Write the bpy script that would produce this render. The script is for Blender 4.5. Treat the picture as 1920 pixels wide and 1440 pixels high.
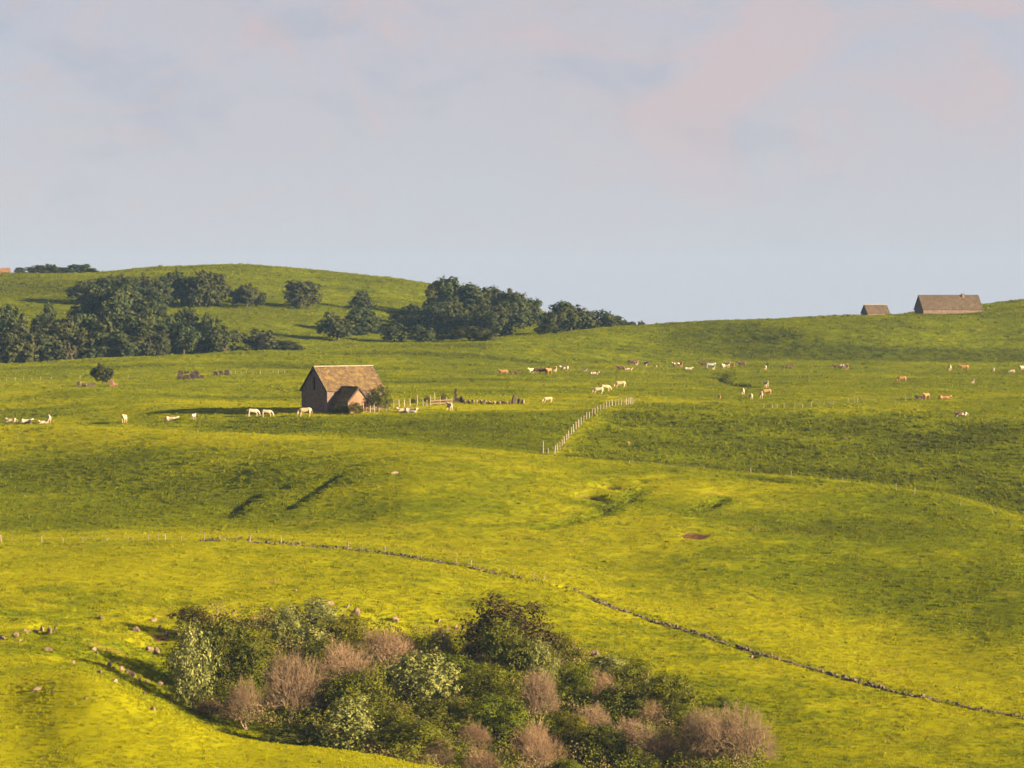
import bpy, math, random
import numpy as np
from mathutils import Vector, Matrix

# ------------------------------------------------------------------ camera / sky / sun / exposure
scn = bpy.context.scene
for o in list(bpy.data.objects): bpy.data.objects.remove(o)
COL = scn.collection
R = math.radians
FPX = 1920 * 137.0 / 36.0            # focal length in photo pixels
PITCH = math.atan(160.0 / FPX)       # horizon lies 160 px above the picture centre
cd = bpy.data.cameras.new('camera'); cd.lens = 137.0; cd.sensor_width = 36.0
cd.clip_start = 1.0; cd.clip_end = 20000.0
cam = bpy.data.objects.new('camera', cd); COL.objects.link(cam)
cam.location = (0, 0, 0); cam.rotation_euler = (math.pi/2 - PITCH, 0, 0)
scn.camera = cam

SUN_EL, SUN_AZ = 14.0, 114.0          # azimuth clockwise from +Y (view direction): from the right, a little behind
SKY_STRENGTH, SUN_STRENGTH, EXPOSURE = 0.050, 5.0, 2.38
w = bpy.data.worlds.new('World'); scn.world = w; w.use_nodes = True
nt = w.node_tree; nt.nodes.clear()
wo = nt.nodes.new('ShaderNodeOutputWorld'); bg = nt.nodes.new('ShaderNodeBackground')
sky = nt.nodes.new('ShaderNodeTexSky'); sky.sky_type = 'NISHITA'; sky.sun_disc = False
sky.sun_elevation = R(SUN_EL); sky.sun_rotation = R(SUN_AZ); sky.altitude = 1100; sky.dust_density = 1.6; sky.air_density = 1.0
tc = nt.nodes.new('ShaderNodeTexCoord'); mp = nt.nodes.new('ShaderNodeMapping')
mp.inputs['Scale'].default_value = (1, 1, 1.7)
mp.inputs['Location'].default_value = (2.6, 0.9, 0.71)
nt.links.new(tc.outputs['Generated'], mp.inputs['Vector'])
def wnoise(scale, detail, rough, dist=0.0):
    n = nt.nodes.new('ShaderNodeTexNoise'); n.inputs['Scale'].default_value = scale
    n.inputs['Detail'].default_value = detail; n.inputs['Roughness'].default_value = rough; n.inputs['Distortion'].default_value = dist
    nt.links.new(mp.outputs[0], n.inputs['Vector']); return n
def wramp(src, a, b, lo=0.0, hi=1.0):
    m = nt.nodes.new('ShaderNodeMapRange'); m.interpolation_type = 'SMOOTHSTEP'
    for k, v in zip(('From Min', 'From Max', 'To Min', 'To Max'), (a, b, lo, hi)): m.inputs[k].default_value = v
    nt.links.new(src, m.inputs['Value']); return m.outputs[0]
def wmix(f, c1, c2):
    m = nt.nodes.new('ShaderNodeMix'); m.data_type = 'RGBA'
    for sock, v in ((m.inputs['Factor'], f), (m.inputs[6], c1), (m.inputs[7], c2)):
        if isinstance(v, (int, float)): sock.default_value = v
        elif isinstance(v, tuple): sock.default_value = v
        else: nt.links.new(v, sock)
    return m.outputs[2]
VEIL = (2.05, 2.13, 2.39, 1); HIGH = (1.82, 1.87, 2.23, 1); PINK = (2.46, 2.04, 2.06, 1); BLUE = (1.56, 1.80, 2.14, 1)
sx = nt.nodes.new('ShaderNodeSeparateXYZ'); nt.links.new(tc.outputs['Generated'], sx.inputs[0])
def wmul(a, b):
    m = nt.nodes.new('ShaderNodeMath'); m.operation = 'MULTIPLY'; nt.links.new(a, m.inputs[0]); nt.links.new(b, m.inputs[1]); return m.outputs[0]
n_soft = wnoise(7.0, 3.0, 0.5, 0.2); n_edge = wnoise(15.0, 10.0, 0.60, 0.8); n_hole = wnoise(24.0, 6.0, 0.55, 0.3)
above = wramp(sx.outputs[2], 0.006, 0.058)                                    # the clouds float above the clear band at the horizon
c1 = wmix(0.93, sky.outputs[0], wmix(wramp(sx.outputs[2], 0.0, 0.085), VEIL, HIGH))
c1 = wmix(wmul(above, wramp(n_soft.outputs['Fac'], 0.40, 0.62, 0.0, 0.28)), c1, PINK)
c1 = wmix(wmul(above, wramp(n_hole.outputs['Fac'], 0.50, 0.66, 0.0, 0.42)), c1, BLUE)
c2 = wmix(wmul(above, wramp(n_edge.outputs['Fac'], 0.475, 0.60, 0.0, 0.66)), c1, PINK)
nt.links.new(c2, bg.inputs['Color']); bg.inputs['Strength'].default_value = SKY_STRENGTH
nt.links.new(bg.outputs[0], wo.inputs[0])

sl = bpy.data.lights.new('sun', 'SUN'); sl.energy = SUN_STRENGTH; sl.angle = R(0.6); sl.color = (1.0, 0.79, 0.48)
sun = bpy.data.objects.new('sun', sl); COL.objects.link(sun)
sdir = Vector((math.sin(R(SUN_AZ))*math.cos(R(SUN_EL)), math.cos(R(SUN_AZ))*math.cos(R(SUN_EL)), math.sin(R(SUN_EL))))
sun.rotation_euler = (-sdir).to_track_quat('-Z', 'Y').to_euler()
vs = scn.view_settings; vs.view_transform = 'Standard'; vs.look = 'None'; vs.exposure = EXPOSURE; vs.gamma = 1.0; vs.use_curve_mapping = False
cy = scn.cycles; cy.use_denoising = True; cy.denoiser = 'OPENIMAGEDENOISE'; cy.denoising_input_passes = 'RGB_ALBEDO_NORMAL'; cy.denoising_prefilter = 'FAST'; cy.max_bounces = 4; cy.diffuse_bounces = 3; cy.glossy_bounces = 1; cy.transmission_bounces = 3; cy.volume_bounces = 0; cy.transparent_max_bounces = 4
scn.render.resolution_x = 1024; scn.render.resolution_y = 768

rng = np.random.default_rng(7); random.seed(7)

# ------------------------------------------------------------------ materials
ALB = 0.76                            # overall reflectance of the listed colours
def mat(name):
    m = bpy.data.materials.new(name); m.use_nodes = True
    n = m.node_tree; b = n.nodes['Principled BSDF']; return m, n, b
def node(n, t, **kw):
    x = n.nodes.new(t)
    for k, v in kw.items():
        if k in ('data_type', 'attribute_name', 'attribute_type', 'operation', 'feature', 'interpolation_type', 'blend_type', 'noise_dimensions', 'distance'): setattr(x, k, v)
        else: x.inputs[k.replace('_', ' ')].default_value = v
    return x
def mixc(n, f, a, b, blend='MIX'):
    m = n.nodes.new('ShaderNodeMix'); m.data_type = 'RGBA'; m.blend_type = blend
    for s, v in ((m.inputs['Factor'], f), (m.inputs[6], a), (m.inputs[7], b)):
        if isinstance(v, (int, float)): s.default_value = v
        elif isinstance(v, tuple): s.default_value = (v[0]*ALB, v[1]*ALB, v[2]*ALB, 1)
        else: n.links.new(v, s)
    return m.outputs[2]
def ramp(n, src, a, b, lo=0.0, hi=1.0):
    m = n.nodes.new('ShaderNodeMapRange'); m.interpolation_type = 'SMOOTHSTEP'
    for k, v in zip(('From Min', 'From Max', 'To Min', 'To Max'), (a, b, lo, hi)): m.inputs[k].default_value = v
    n.links.new(src, m.inputs['Value']); return m.outputs[0]
def noise(n, vec, scale, detail=4.0, rough=0.55, dist=0.0):
    x = node(n, 'ShaderNodeTexNoise', Scale=scale, Detail=detail, Roughness=rough, Distortion=dist)
    if vec is not None: n.links.new(vec, x.inputs['Vector'])
    return x.outputs['Fac']
def math_(n, op, a, b):
    m = n.nodes.new('ShaderNodeMath'); m.operation = op
    for s, v in ((m.inputs[0], a), (m.inputs[1], b)):
        if isinstance(v, (int, float)): s.default_value = v
        else: n.links.new(v, s)
    return m.outputs[0]

YEL = (0.262, 0.252, 0.003); MID = (0.128, 0.152, 0.003); LUSH_SHADE = (0.052, 0.066, 0.005); STRAW = (0.34, 0.245, 0.045); SOIL = (0.060, 0.034, 0.018)
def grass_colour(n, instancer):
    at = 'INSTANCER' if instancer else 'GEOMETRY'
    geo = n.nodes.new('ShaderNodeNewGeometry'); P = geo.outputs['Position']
    lush_shade = node(n, 'ShaderNodeAttribute', attribute_name='lush_shade', attribute_type=at).outputs['Fac']
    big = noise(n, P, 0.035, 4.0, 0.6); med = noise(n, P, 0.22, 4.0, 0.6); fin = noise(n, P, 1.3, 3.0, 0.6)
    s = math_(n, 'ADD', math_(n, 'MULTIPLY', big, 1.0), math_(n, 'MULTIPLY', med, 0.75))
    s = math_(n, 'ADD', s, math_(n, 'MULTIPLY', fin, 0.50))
    s = math_(n, 'ADD', s, math_(n, 'MULTIPLY', lush_shade, 0.62))
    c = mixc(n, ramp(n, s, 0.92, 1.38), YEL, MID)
    c = mixc(n, ramp(n, s, 1.25, 1.90), c, LUSH_SHADE)  # dark green for rank growth and for shade painted into the grass
    st = noise(n, P, 0.09, 5.0, 0.65)
    c = mixc(n, math_(n, 'MULTIPLY', ramp(n, st, 0.60, 0.72, 0.0, 0.45), math_(n, 'SUBTRACT', 1.0, lush_shade)), c, STRAW)
    return c, P
def grass_ground():
    m, n, b = mat('meadow')
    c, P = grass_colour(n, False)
    soil = node(n, 'ShaderNodeAttribute', attribute_name='soil', attribute_type='GEOMETRY').outputs['Fac']
    sn = noise(n, P, 1.7, 5.0, 0.7)
    sf = ramp(n, math_(n, 'ADD', soil, math_(n, 'MULTIPLY', math_(n, 'SUBTRACT', sn, 0.5), 0.9)), 0.35, 0.65)
    c = mixc(n, sf, c, mixc(n, ramp(n, noise(n, P, 3.0), 0.35, 0.65), SOIL, (0.13, 0.065, 0.036)))
    n.links.new(c, b.inputs['Base Color']); b.inputs['Roughness'].default_value = 1.0; b.inputs['Specular IOR Level'].default_value = 0.0
    bp = n.nodes.new('ShaderNodeBump'); bp.inputs['Strength'].default_value = 0.35; bp.inputs['Distance'].default_value = 0.4
    n.links.new(noise(n, P, 1.1, 6.0, 0.72), bp.inputs['Height']); n.links.new(bp.outputs[0], b.inputs['Normal'])
    return m
def leaf_shader(n, b, c, trans=0.35):
    n.links.new(c, b.inputs['Base Color']); b.inputs['Roughness'].default_value = 0.9; b.inputs['Specular IOR Level'].default_value = 0.03
    t = n.nodes.new('ShaderNodeBsdfTranslucent'); n.links.new(c, t.inputs['Color'])
    x = n.nodes.new('ShaderNodeMixShader'); x.inputs[0].default_value = trans
    n.links.new(b.outputs[0], x.inputs[1]); n.links.new(t.outputs[0], x.inputs[2])
    n.links.new(x.outputs[0], n.nodes['Material Output'].inputs['Surface'])
def grass_blades():
    m, n, b = mat('grass_blades')
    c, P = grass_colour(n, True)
    oi = n.nodes.new('ShaderNodeObjectInfo')
    c = mixc(n, ramp(n, oi.outputs['Random'], 0.0, 1.0, 0.0, 0.45), c, mixc(n, 0.5, c, YEL))
    leaf_shader(n, b, c, 0.3); return m
def foliage(name, a, bcol, trans=0.22, spread=0.6, tint=None):
    m, n, b = mat(name)
    rn = node(n, 'ShaderNodeAttribute', attribute_name='rnd', attribute_type='GEOMETRY').outputs['Fac']
    oi = n.nodes.new('ShaderNodeObjectInfo'); geo = n.nodes.new('ShaderNodeNewGeometry')
    c = mixc(n, ramp(n, rn, 0.0, 1.0), a, bcol)
    c = mixc(n, ramp(n, noise(n, geo.outputs['Position'], 0.6, 3.0), 0.35, 0.7, 0.0, 0.6), c, a)
    if tint: c = mixc(n, ramp(n, oi.outputs['Random'], 0.1, 0.9, 0.0, spread), c, tint)
    leaf_shader(n, b, c, trans); return m
def bark(name, a, bcol, scale=6.0, tint=None):
    m, n, b = mat(name)
    geo = n.nodes.new('ShaderNodeNewGeometry'); oi = n.nodes.new('ShaderNodeObjectInfo')
    c = mixc(n, ramp(n, noise(n, geo.outputs['Position'], scale, 4.0, 0.65), 0.35, 0.65), a, bcol)
    if tint: c = mixc(n, ramp(n, oi.outputs['Random'], 0.0, 1.0, 0.0, 0.75), c, tint)
    n.links.new(c, b.inputs['Base Color']); b.inputs['Roughness'].default_value = 0.9; b.inputs['Specular IOR Level'].default_value = 0.1
    return m
def stone(name, a, bcol, ccol, scale=3.0, bump=0.5, lichen=None):
    m, n, b = mat(name)
    geo = n.nodes.new('ShaderNodeNewGeometry'); P = geo.outputs['Position']
    v = node(n, 'ShaderNodeTexVoronoi', Scale=scale); n.links.new(P, v.inputs['Vector'])
    sp = n.nodes.new('ShaderNodeSeparateXYZ'); n.links.new(v.outputs['Color'], sp.inputs[0])
    c = mixc(n, sp.outputs[0], a, bcol)
    c = mixc(n, ramp(n, noise(n, P, 0.8, 5.0, 0.65), 0.40, 0.68), c, ccol)
    if lichen: c = mixc(n, ramp(n, noise(n, P, 1.5, 6.0, 0.7), 0.52, 0.66, 0.0, 0.75), c, lichen)
    n.links.new(c, b.inputs['Base Color']); b.inputs['Roughness'].default_value = 0.92; b.inputs['Specular IOR Level'].default_value = 0.15
    bp = n.nodes.new('ShaderNodeBump'); bp.inputs['Strength'].default_value = bump; bp.inputs['Distance'].default_value = 0.08
    h = math_(n, 'ADD', math_(n, 'MULTIPLY', v.outputs['Distance'], -1.2), noise(n, P, 6.0, 5.0, 0.6))
    n.links.new(h, bp.inputs['Height']); n.links.new(bp.outputs[0], b.inputs['Normal'])
    return m
def hide(name, a, bcol, lo=0.45, hi=0.6):
    m, n, b = mat(name)
    tcx = n.nodes.new('ShaderNodeTexCoord'); oi = n.nodes.new('ShaderNodeObjectInfo')
    add = n.nodes.new('ShaderNodeVectorMath'); add.operation = 'ADD'
    n.links.new(tcx.outputs['Object'], add.inputs[0]); n.links.new(oi.outputs['Random'], add.inputs[1])
    c = mixc(n, ramp(n, noise(n, add.outputs[0], 1.3, 3.0, 0.5), lo, hi), a, bcol)
    n.links.new(c, b.inputs['Base Color']); b.inputs['Roughness'].default_value = 0.8; b.inputs['Specular IOR Level'].default_value = 0.15
    return m
M = {}
M['meadow'] = grass_ground(); M['blades'] = grass_blades()
M['far_leaf'] = foliage('far_leaf', (0.022, 0.034, 0.014), (0.074, 0.088, 0.026), 0.14, 0.35, (0.080, 0.066, 0.024))
M['dark_leaf'] = foliage('dark_leaf', (0.040, 0.052, 0.007), (0.125, 0.122, 0.015), 0.2)
M['green_leaf'] = foliage('green_leaf', (0.060, 0.088, 0.006), (0.175, 0.185, 0.014), 0.28, 0.6, (0.15, 0.125, 0.014))
M['olive_leaf'] = foliage('olive_leaf', (0.070, 0.078, 0.009), (0.190, 0.170, 0.020), 0.25, 0.5, (0.09, 0.11, 0.012))
M['silver_leaf'] = foliage('silver_leaf', (0.080, 0.100, 0.025), (0.42, 0.40, 0.13), 0.25, 0.5, (0.17, 0.18, 0.045))
M['brown_leaf'] = foliage('brown_leaf', (0.040, 0.031, 0.010), (0.100, 0.076, 0.020), 0.12)
def scrub():
    m, n, b = mat('scrub')
    rn = node(n, 'ShaderNodeAttribute', attribute_name='rnd', attribute_type='GEOMETRY').outputs['Fac']
    geo = n.nodes.new('ShaderNodeNewGeometry'); P = geo.outputs['Position']
    g = mixc(n, rn, (0.050, 0.068, 0.007), (0.17, 0.165, 0.016)); br = mixc(n, rn, (0.12, 0.075, 0.045), (0.28, 0.185, 0.105))
    c = mixc(n, ramp(n, noise(n, P, 0.30, 4.0, 0.6), 0.50, 0.62), g, br)
    leaf_shader(n, b, c, 0.2); return m
M['scrub'] = scrub()
M['twig'] = bark('twig', (0.145, 0.090, 0.054), (0.31, 0.20, 0.118), 0.30, (0.18, 0.122, 0.080))
M['bark'] = bark('bark', (0.04, 0.03, 0.02), (0.085, 0.063, 0.043))
M['pale_bark'] = bark('pale_bark', (0.20, 0.14, 0.09), (0.36, 0.27, 0.17))
M['post'] = bark('post', (0.14, 0.11, 0.08), (0.26, 0.22, 0.16), 4.0, (0.34, 0.29, 0.22))
M['wire'] = bark('wire', (0.10, 0.09, 0.08), (0.16, 0.14, 0.12))
M['plank'] = bark('plank', (0.10, 0.06, 0.045), (0.16, 0.10, 0.075))
M['barn_wall'] = stone('barn_wall', (0.10, 0.07, 0.06), (0.18, 0.13, 0.105), (0.13, 0.075, 0.058), 3.2)
M['annex_wall'] = stone('annex_wall', (0.17, 0.095, 0.058), (0.28, 0.165, 0.10), (0.18, 0.09, 0.055), 3.2)
M['slate'] = stone('slate', (0.070, 0.047, 0.028), (0.165, 0.108, 0.052), (0.09, 0.056, 0.033), 1.8, 0.3, (0.23, 0.162, 0.024))
M['ridge'] = stone('ridge', (0.24, 0.20, 0.16), (0.32, 0.28, 0.22), (0.22, 0.19, 0.15), 3.0, 0.3)
M['verge'] = bark('verge', (0.035, 0.03, 0.028), (0.07, 0.06, 0.05))
M['hut_roof'] = stone('hut_roof', (0.066, 0.048, 0.036), (0.115, 0.082, 0.058), (0.075, 0.055, 0.040), 1.2, 0.3, (0.10, 0.08, 0.04))
M['rock'] = stone('rock', (0.17, 0.115, 0.08), (0.27, 0.185, 0.13), (0.09, 0.066, 0.05), 2.5, 1.0, (0.17, 0.145, 0.04))
M['dark_rock'] = stone('dark_rock', (0.03, 0.025, 0.023), (0.07, 0.05, 0.043), (0.06, 0.035, 0.028), 2.0, 0.6)
M['wall_stone'] = stone('wall_stone', (0.06, 0.048, 0.036), (0.17, 0.125, 0.088), (0.06, 0.05, 0.036), 2.5, 0.5)
M['dark'] = bark('dark_wood', (0.015, 0.012, 0.012), (0.03, 0.025, 0.022))
M['white'] = hide('white_hide', (0.37, 0.30, 0.215), (0.30, 0.24, 0.17))
M['cream'] = hide('cream_hide', (0.44, 0.33, 0.19), (0.36, 0.26, 0.15))
M['tan'] = hide('tan_hide', (0.27, 0.14, 0.055), (0.21, 0.105, 0.04))
M['brown'] = hide('brown_hide', (0.075, 0.042, 0.026), (0.13, 0.07, 0.043))
M['pied'] = hide('pied_hide', (0.09, 0.05, 0.032), (0.46, 0.39, 0.31), 0.48, 0.52)
M['grey'] = hide('grey_hide', (0.27, 0.25, 0.245), (0.36, 0.33, 0.31))

# ------------------------------------------------------------------ object helpers
def tag(o, label=None, cat=None, group=None, kind=None):
    if label: o['label'] = label
    if cat: o['category'] = cat
    if group: o['group'] = group
    if kind: o['kind'] = kind
    return o
def empty(name, loc, rz=0.0):
    o = bpy.data.objects.new(name, None); COL.objects.link(o); o.location = loc; o.rotation_euler = (0, 0, rz)
    o.empty_display_size = 0.5; return o
def link(name, me, parent=None, m=None, loc=None):
    o = bpy.data.objects.new(name, me); COL.objects.link(o)
    if parent: o.parent = parent
    if m is not None and not me.materials: me.materials.append(m)
    if loc is not None: o.location = loc
    return o
def mesh(name, V, F, m=None, smooth=False):
    me = bpy.data.meshes.new(name); me.from_pydata([tuple(map(float, v)) for v in V], [], F)
    if m: me.materials.append(m)
    if smooth: me.polygons.foreach_set('use_smooth', [True]*len(me.polygons))
    me.update(); return me
def mesh_np(name, V, F, m=None, smooth=False, face_attr=None):
    """V (n,3), F (m,k) arrays of one polygon size"""
    me = bpy.data.meshes.new(name); k = F.shape[1]
    me.vertices.add(len(V)); me.vertices.foreach_set('co', np.ascontiguousarray(V, np.float32).ravel())
    me.loops.add(F.size); me.loops.foreach_set('vertex_index', np.ascontiguousarray(F, np.int32).ravel())
    me.polygons.add(len(F)); me.polygons.foreach_set('loop_start', np.arange(0, F.size, k, dtype=np.int32))
    if smooth: me.polygons.foreach_set('use_smooth', np.ones(len(F), bool))
    if face_attr is not None:
        a = me.attributes.new('rnd', 'FLOAT', 'FACE'); a.data.foreach_set('value', face_attr.astype(np.float32))
    if m: me.materials.append(m)
    me.update(calc_edges=True); return me
class MB:
    def __init__(s): s.V = []; s.F = []
    def box(s, c, d, rot=0.0, jit=0.0):
        i = len(s.V); cr, sr = math.cos(rot), math.sin(rot)
        for dz in (-1, 1):
            for dx, dy in ((-1, -1), (1, -1), (1, 1), (-1, 1)):
                x, y, z = dx*d[0]/2, dy*d[1]/2, dz*d[2]/2
                if jit: x += random.uniform(-jit, jit); y += random.uniform(-jit, jit); z += random.uniform(-jit, jit)
                s.V.append((c[0]+x*cr-y*sr, c[1]+x*sr+y*cr, c[2]+z))
        s.F += [[i, i+3, i+2, i+1], [i+4, i+5, i+6, i+7], [i, i+1, i+5, i+4], [i+1, i+2, i+6, i+5], [i+2, i+3, i+7, i+6], [i+3, i, i+4, i+7]]
        return s
    def poly(s, pts, faces):
        i = len(s.V); s.V += [tuple(p) for p in pts]; s.F += [[i+k for k in f] for f in faces]; return s
    def tube(s, p, q, r0, r1, n=5):
        p, q = Vector(p), Vector(q); d = (q-p).normalized()
        a = d.orthogonal().normalized(); b = d.cross(a); i = len(s.V)
        for c, r in ((p, r0), (q, r1)):
            for k in range(n):
                t = 2*math.pi*k/n; s.V.append(tuple(c + a*math.cos(t)*r + b*math.sin(t)*r))
        for k in range(n): s.F.append([i+k, i+(k+1) % n, i+n+(k+1) % n, i+n+k])
        s.F.append([i+n+k for k in range(n)]); return s
    def mesh(s, name, m, smooth=False): return mesh(name, s.V, s.F, m, smooth)

# ------------------------------------------------------------------ terrain: surveyed break lines (picture column, height line, distance)
CX = np.array([-1400, -500, 0, 150, 300, 450, 600, 800, 1000, 1200, 1400, 1650, 1800, 1920, 2400, 3400], float)
def L(y, d): return (np.array(y, float), np.array(d, float))
n_ = len(CX)
#          -1400 -500    0   150   300   450   600   800  1000  1200  1400  1650  1800  1920  2400  3400
LINES = [
 L([1560, 1530, 1490, 1490, 1490, 1490, 1475, 1485, 1530, 1600, 1570, 1570, 1570, 1570, 1570, 1570],
   [ 300,  305,  315,  315,  315,  315,  315,  312,  310,  310,  315,  322,  324,  326,  326,  326]),
 L([1300, 1290, 1270, 1272, 1334, 1388, 1409, 1441, 1495, 1550, 1500, 1500, 1500, 1500, 1500, 1500],
   [ 360,  362,  362,  358,  350,  345,  342,  338,  335,  333,  343,  349,  350,  350,  350,  350]),
 L([1250, 1240, 1228, 1248, 1342, 1402, 1432, 1462, 1500, 1500, 1446, 1432, 1430, 1430, 1430, 1430],
   [ 378,  378,  378,  375,  366,  362,  360,  357,  355,  358,  367,  370,  370,  370,  370,  370]),
 L([1200, 1195, 1185, 1200, 1240, 1270, 1290, 1310, 1345, 1390, 1390, 1388, 1390, 1396, 1400, 1400],
   [ 396,  396,  396,  396,  396,  395,  394,  394,  388,  384,  385,  383,  381,  379,  378,  378]),
 L([1150, 1150, 1150, 1150, 1155, 1145, 1138, 1165, 1205, 1272, 1305, 1334, 1350, 1365, 1380, 1380],
   [ 416,  416,  416,  420,  425,  430,  432,  430,  425,  410,  402,  396,  391,  387,  384,  384]),
 L([1020, 1018, 1016, 1015, 1012, 1015, 1026, 1052, 1088, 1152, 1216, 1290, 1324, 1345, 1360, 1360],
   [ 480,  480,  480,  480,  480,  480,  477,  470,  460,  447,  430,  408,  398,  393,  390,  390]),
 L([1004, 1003, 1003, 1002, 1000, 1001, 1008, 1030, 1052, 1095, 1130, 1190, 1220, 1240, 1260, 1260],
   [ 524,  520,  516,  512,  508,  504,  500,  492,  485,  475,  463,  448,  436,  427,  422,  422]),
 L([ 930,  930,  930,  930,  925,  922,  918,  925,  938,  980, 1010, 1050, 1072, 1090, 1110, 1110],
   [ 606,  596,  586,  576,  566,  555,  544,  532,  533,  520,  508,  497,  488,  479,  474,  474]),
 L([ 855,  855,  856,  854,  850,  848,  846,  850,  866,  900,  925,  955,  980, 1010, 1030, 1030],
   [ 650,  639,  628,  618,  608,  597,  586,  574,  574,  563,  555,  544,  532,  518,  511,  511]),
 L([ 800,  800,  800,  801,  806,  815,  824,  836,  853,  872,  890,  915,  942,  975, 1000, 1000],
   [ 688,  676,  664,  652,  640,  626,  611,  596,  586,  577,  573,  564,  553,  539,  531,  531]),
 L([ 803,  803,  803,  804,  808,  817,  824,  835,  850,  868,  884,  905,  930,  962,  985,  985],
   [ 702,  689,  676,  664,  652,  638,  623,  609,  600,  595,  592,  584,  573,  560,  552,  552]),
 L([ 792,  792,  791,  790,  788,  785,  781,  773,  768,  768,  773,  780,  784,  787,  790,  790],
   [ 712,  701,  690,  681,  673,  666,  661,  667,  682,  705,  712,  705,  700,  695,  690,  690]),
 L([ 770,  770,  768,  764,  762,  768,  769,  763,  758,  757,  760,  763,  766,  768,  770,  770],
   [ 736,  726,  716,  706,  697,  688,  680,  690,  710,  738,  748,  742,  736,  730,  725,  725]),
 L([ 740,  740,  741,  735,  741,  750,  745,  742,  738,  735,  735,  735,  737,  738,  740,  740],
   [ 796,  788,  780,  772,  764,  757,  752,  754,  770,  795,  805,  805,  803,  800,  795,  795]),
 L([ 716,  715,  713,  711,  707,  701,  697,  690,  686,  684,  684,  684,  685,  686,  688,  688],
   [ 870,  870,  875,  878,  882,  890,  905,  945,  995, 1035, 1050, 1055, 1055, 1055, 1050, 1050]),
 L([ 705,  695,  685,  677,  668,  661,  655,  643,  628,  612,  601,  592,  587,  583,  575,  575],
   [ 980,  985,  990, 1005, 1020, 1040, 1060, 1080, 1110, 1150, 1170, 1180, 1190, 1195, 1200, 1200]),
 L([ 712,  704,  694,  684,  676,  669,  663,  653,  636,  617,  606,  596,  577,  563,  545,  550],
   [1030, 1030, 1035, 1048, 1062, 1080, 1098, 1115, 1150, 1200, 1235, 1255, 1270, 1275, 1280, 1280]),
 L([ 660,  660,  655,  645,  632,  626,  630,  628,  615,  622,  626,  634,  620,  600,  570,  570],
   [1110, 1110, 1110, 1120, 1138, 1150, 1168, 1195, 1240, 1300, 1340, 1360, 1360, 1360, 1360, 1360]),
 L([ 590,  588,  584,  580,  578,  577,  580,  588,  600,  630,  640,  650,  645,  640,  610,  610],
   [1215, 1215, 1215, 1225, 1240, 1250, 1260, 1290, 1318, 1400, 1420, 1430, 1430, 1430, 1430, 1430]),
 L([ 552,  550,  548,  546,  545,  537,  546,  562,  592,  640,  655,  665,  665,  660, 640, 640],
   [1295, 1295, 1295, 1300, 1310, 1330, 1340, 1362, 1385, 1460, 1480, 1490, 1490, 1490, 1490, 1490]),
 L([ 525,  518,  514,  513,  501,  496,  508,  531,  580,  650,  665,  675,  675,  670,  650,  650],
   [1420, 1420, 1420, 1430, 1450, 1462, 1452, 1435, 1435, 1520, 1540, 1550, 1550, 1550, 1550, 1550]),
 L([ 550,  545,  540,  538,  530,  528,  538,  562,  610,  675,  690,  700,  700,  695,  680,  680],
   [1600, 1600, 1600, 1610, 1620, 1630, 1630, 1620, 1620, 1700, 1700, 1700, 1700, 1700, 1700, 1700]),
 L([660]*n_, [2200]*n_), L([720]*n_, [3200]*n_),
]
NEAR = [(-40.0, 0.5), (1.0, -1.7), (12.0, -2.2), (40.0, -8.0), (110.0, -22.0), (220.0, -36.0)]   # the hillside under the camera
def pchip_slopes(x, y):
    h = np.diff(x); d = np.diff(y)/h; m = np.zeros_like(y)
    w1 = 2*h[1:]+h[:-1]; w2 = h[1:]+2*h[:-1]
    ok = d[1:]*d[:-1] > 0
    m[1:-1][ok] = (w1+w2)[ok]/((w1/np.where(d[:-1] == 0, 1, d[:-1]))+(w2/np.where(d[1:] == 0, 1, d[1:])))[ok]
    m[0] = d[0]; m[-1] = d[-1]; return m
def pchip(x, y, xq):
    m = pchip_slopes(x, y); i = np.clip(np.searchsorted(x, xq)-1, 0, len(x)-2)
    h = x[i+1]-x[i]; t = (xq-x[i])/h
    return (1+2*t)*(1-t)**2*y[i]+t*(1-t)**2*h*m[i]+t*t*(3-2*t)*y[i+1]+t*t*(t-1)*h*m[i+1]
def ray(px, py):
    a = (px-960.0)/FPX; v = (720.0-py)/FPX; c, s = math.cos(PITCH), math.sin(PITCH)
    return a, c+v*s, v*c-s
PXS = np.concatenate([[-1400, -1000, -700, -480, -330, -230, -160, -110], np.arange(-75, 1996, 4.4), [2030, 2090, 2160, 2260, 2400, 2700, 3000, 3400]])
rows = [np.array([-30, -8, 2, 10, 25, 45, 75, 110, 150, 190, 225, 255, 280, 300.]), np.arange(312, 470, 0.62), np.arange(470, 760, 0.85)]
y_ = 760.0; tmp = []
while y_ < 1480: tmp.append(y_); y_ += 1.0+(y_-760)*0.0022
rows += [np.array(tmp), np.array([1490, 1520, 1560, 1620, 1700, 1850, 2050, 2300, 2700, 3200.])]
YS = np.concatenate(rows)
LY = np.array([pchip(CX, l[0], PXS) for l in LINES]); LD = np.array([pchip(CX, l[1], PXS) for l in LINES])
US = (PXS-960.0)/FPX
Z = np.zeros((len(PXS), len(YS)))
nx = np.array([a for a, b in NEAR]); nz = np.array([b for a, b in NEAR])
for i in range(len(PXS)):
    _, fy, fz = ray(PXS[i], LY[:, i])
    d = LD[:, i]; z = d*fz/fy
    Z[i] = pchip(np.concatenate([nx, d]), np.concatenate([nz, z]), YS)
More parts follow.
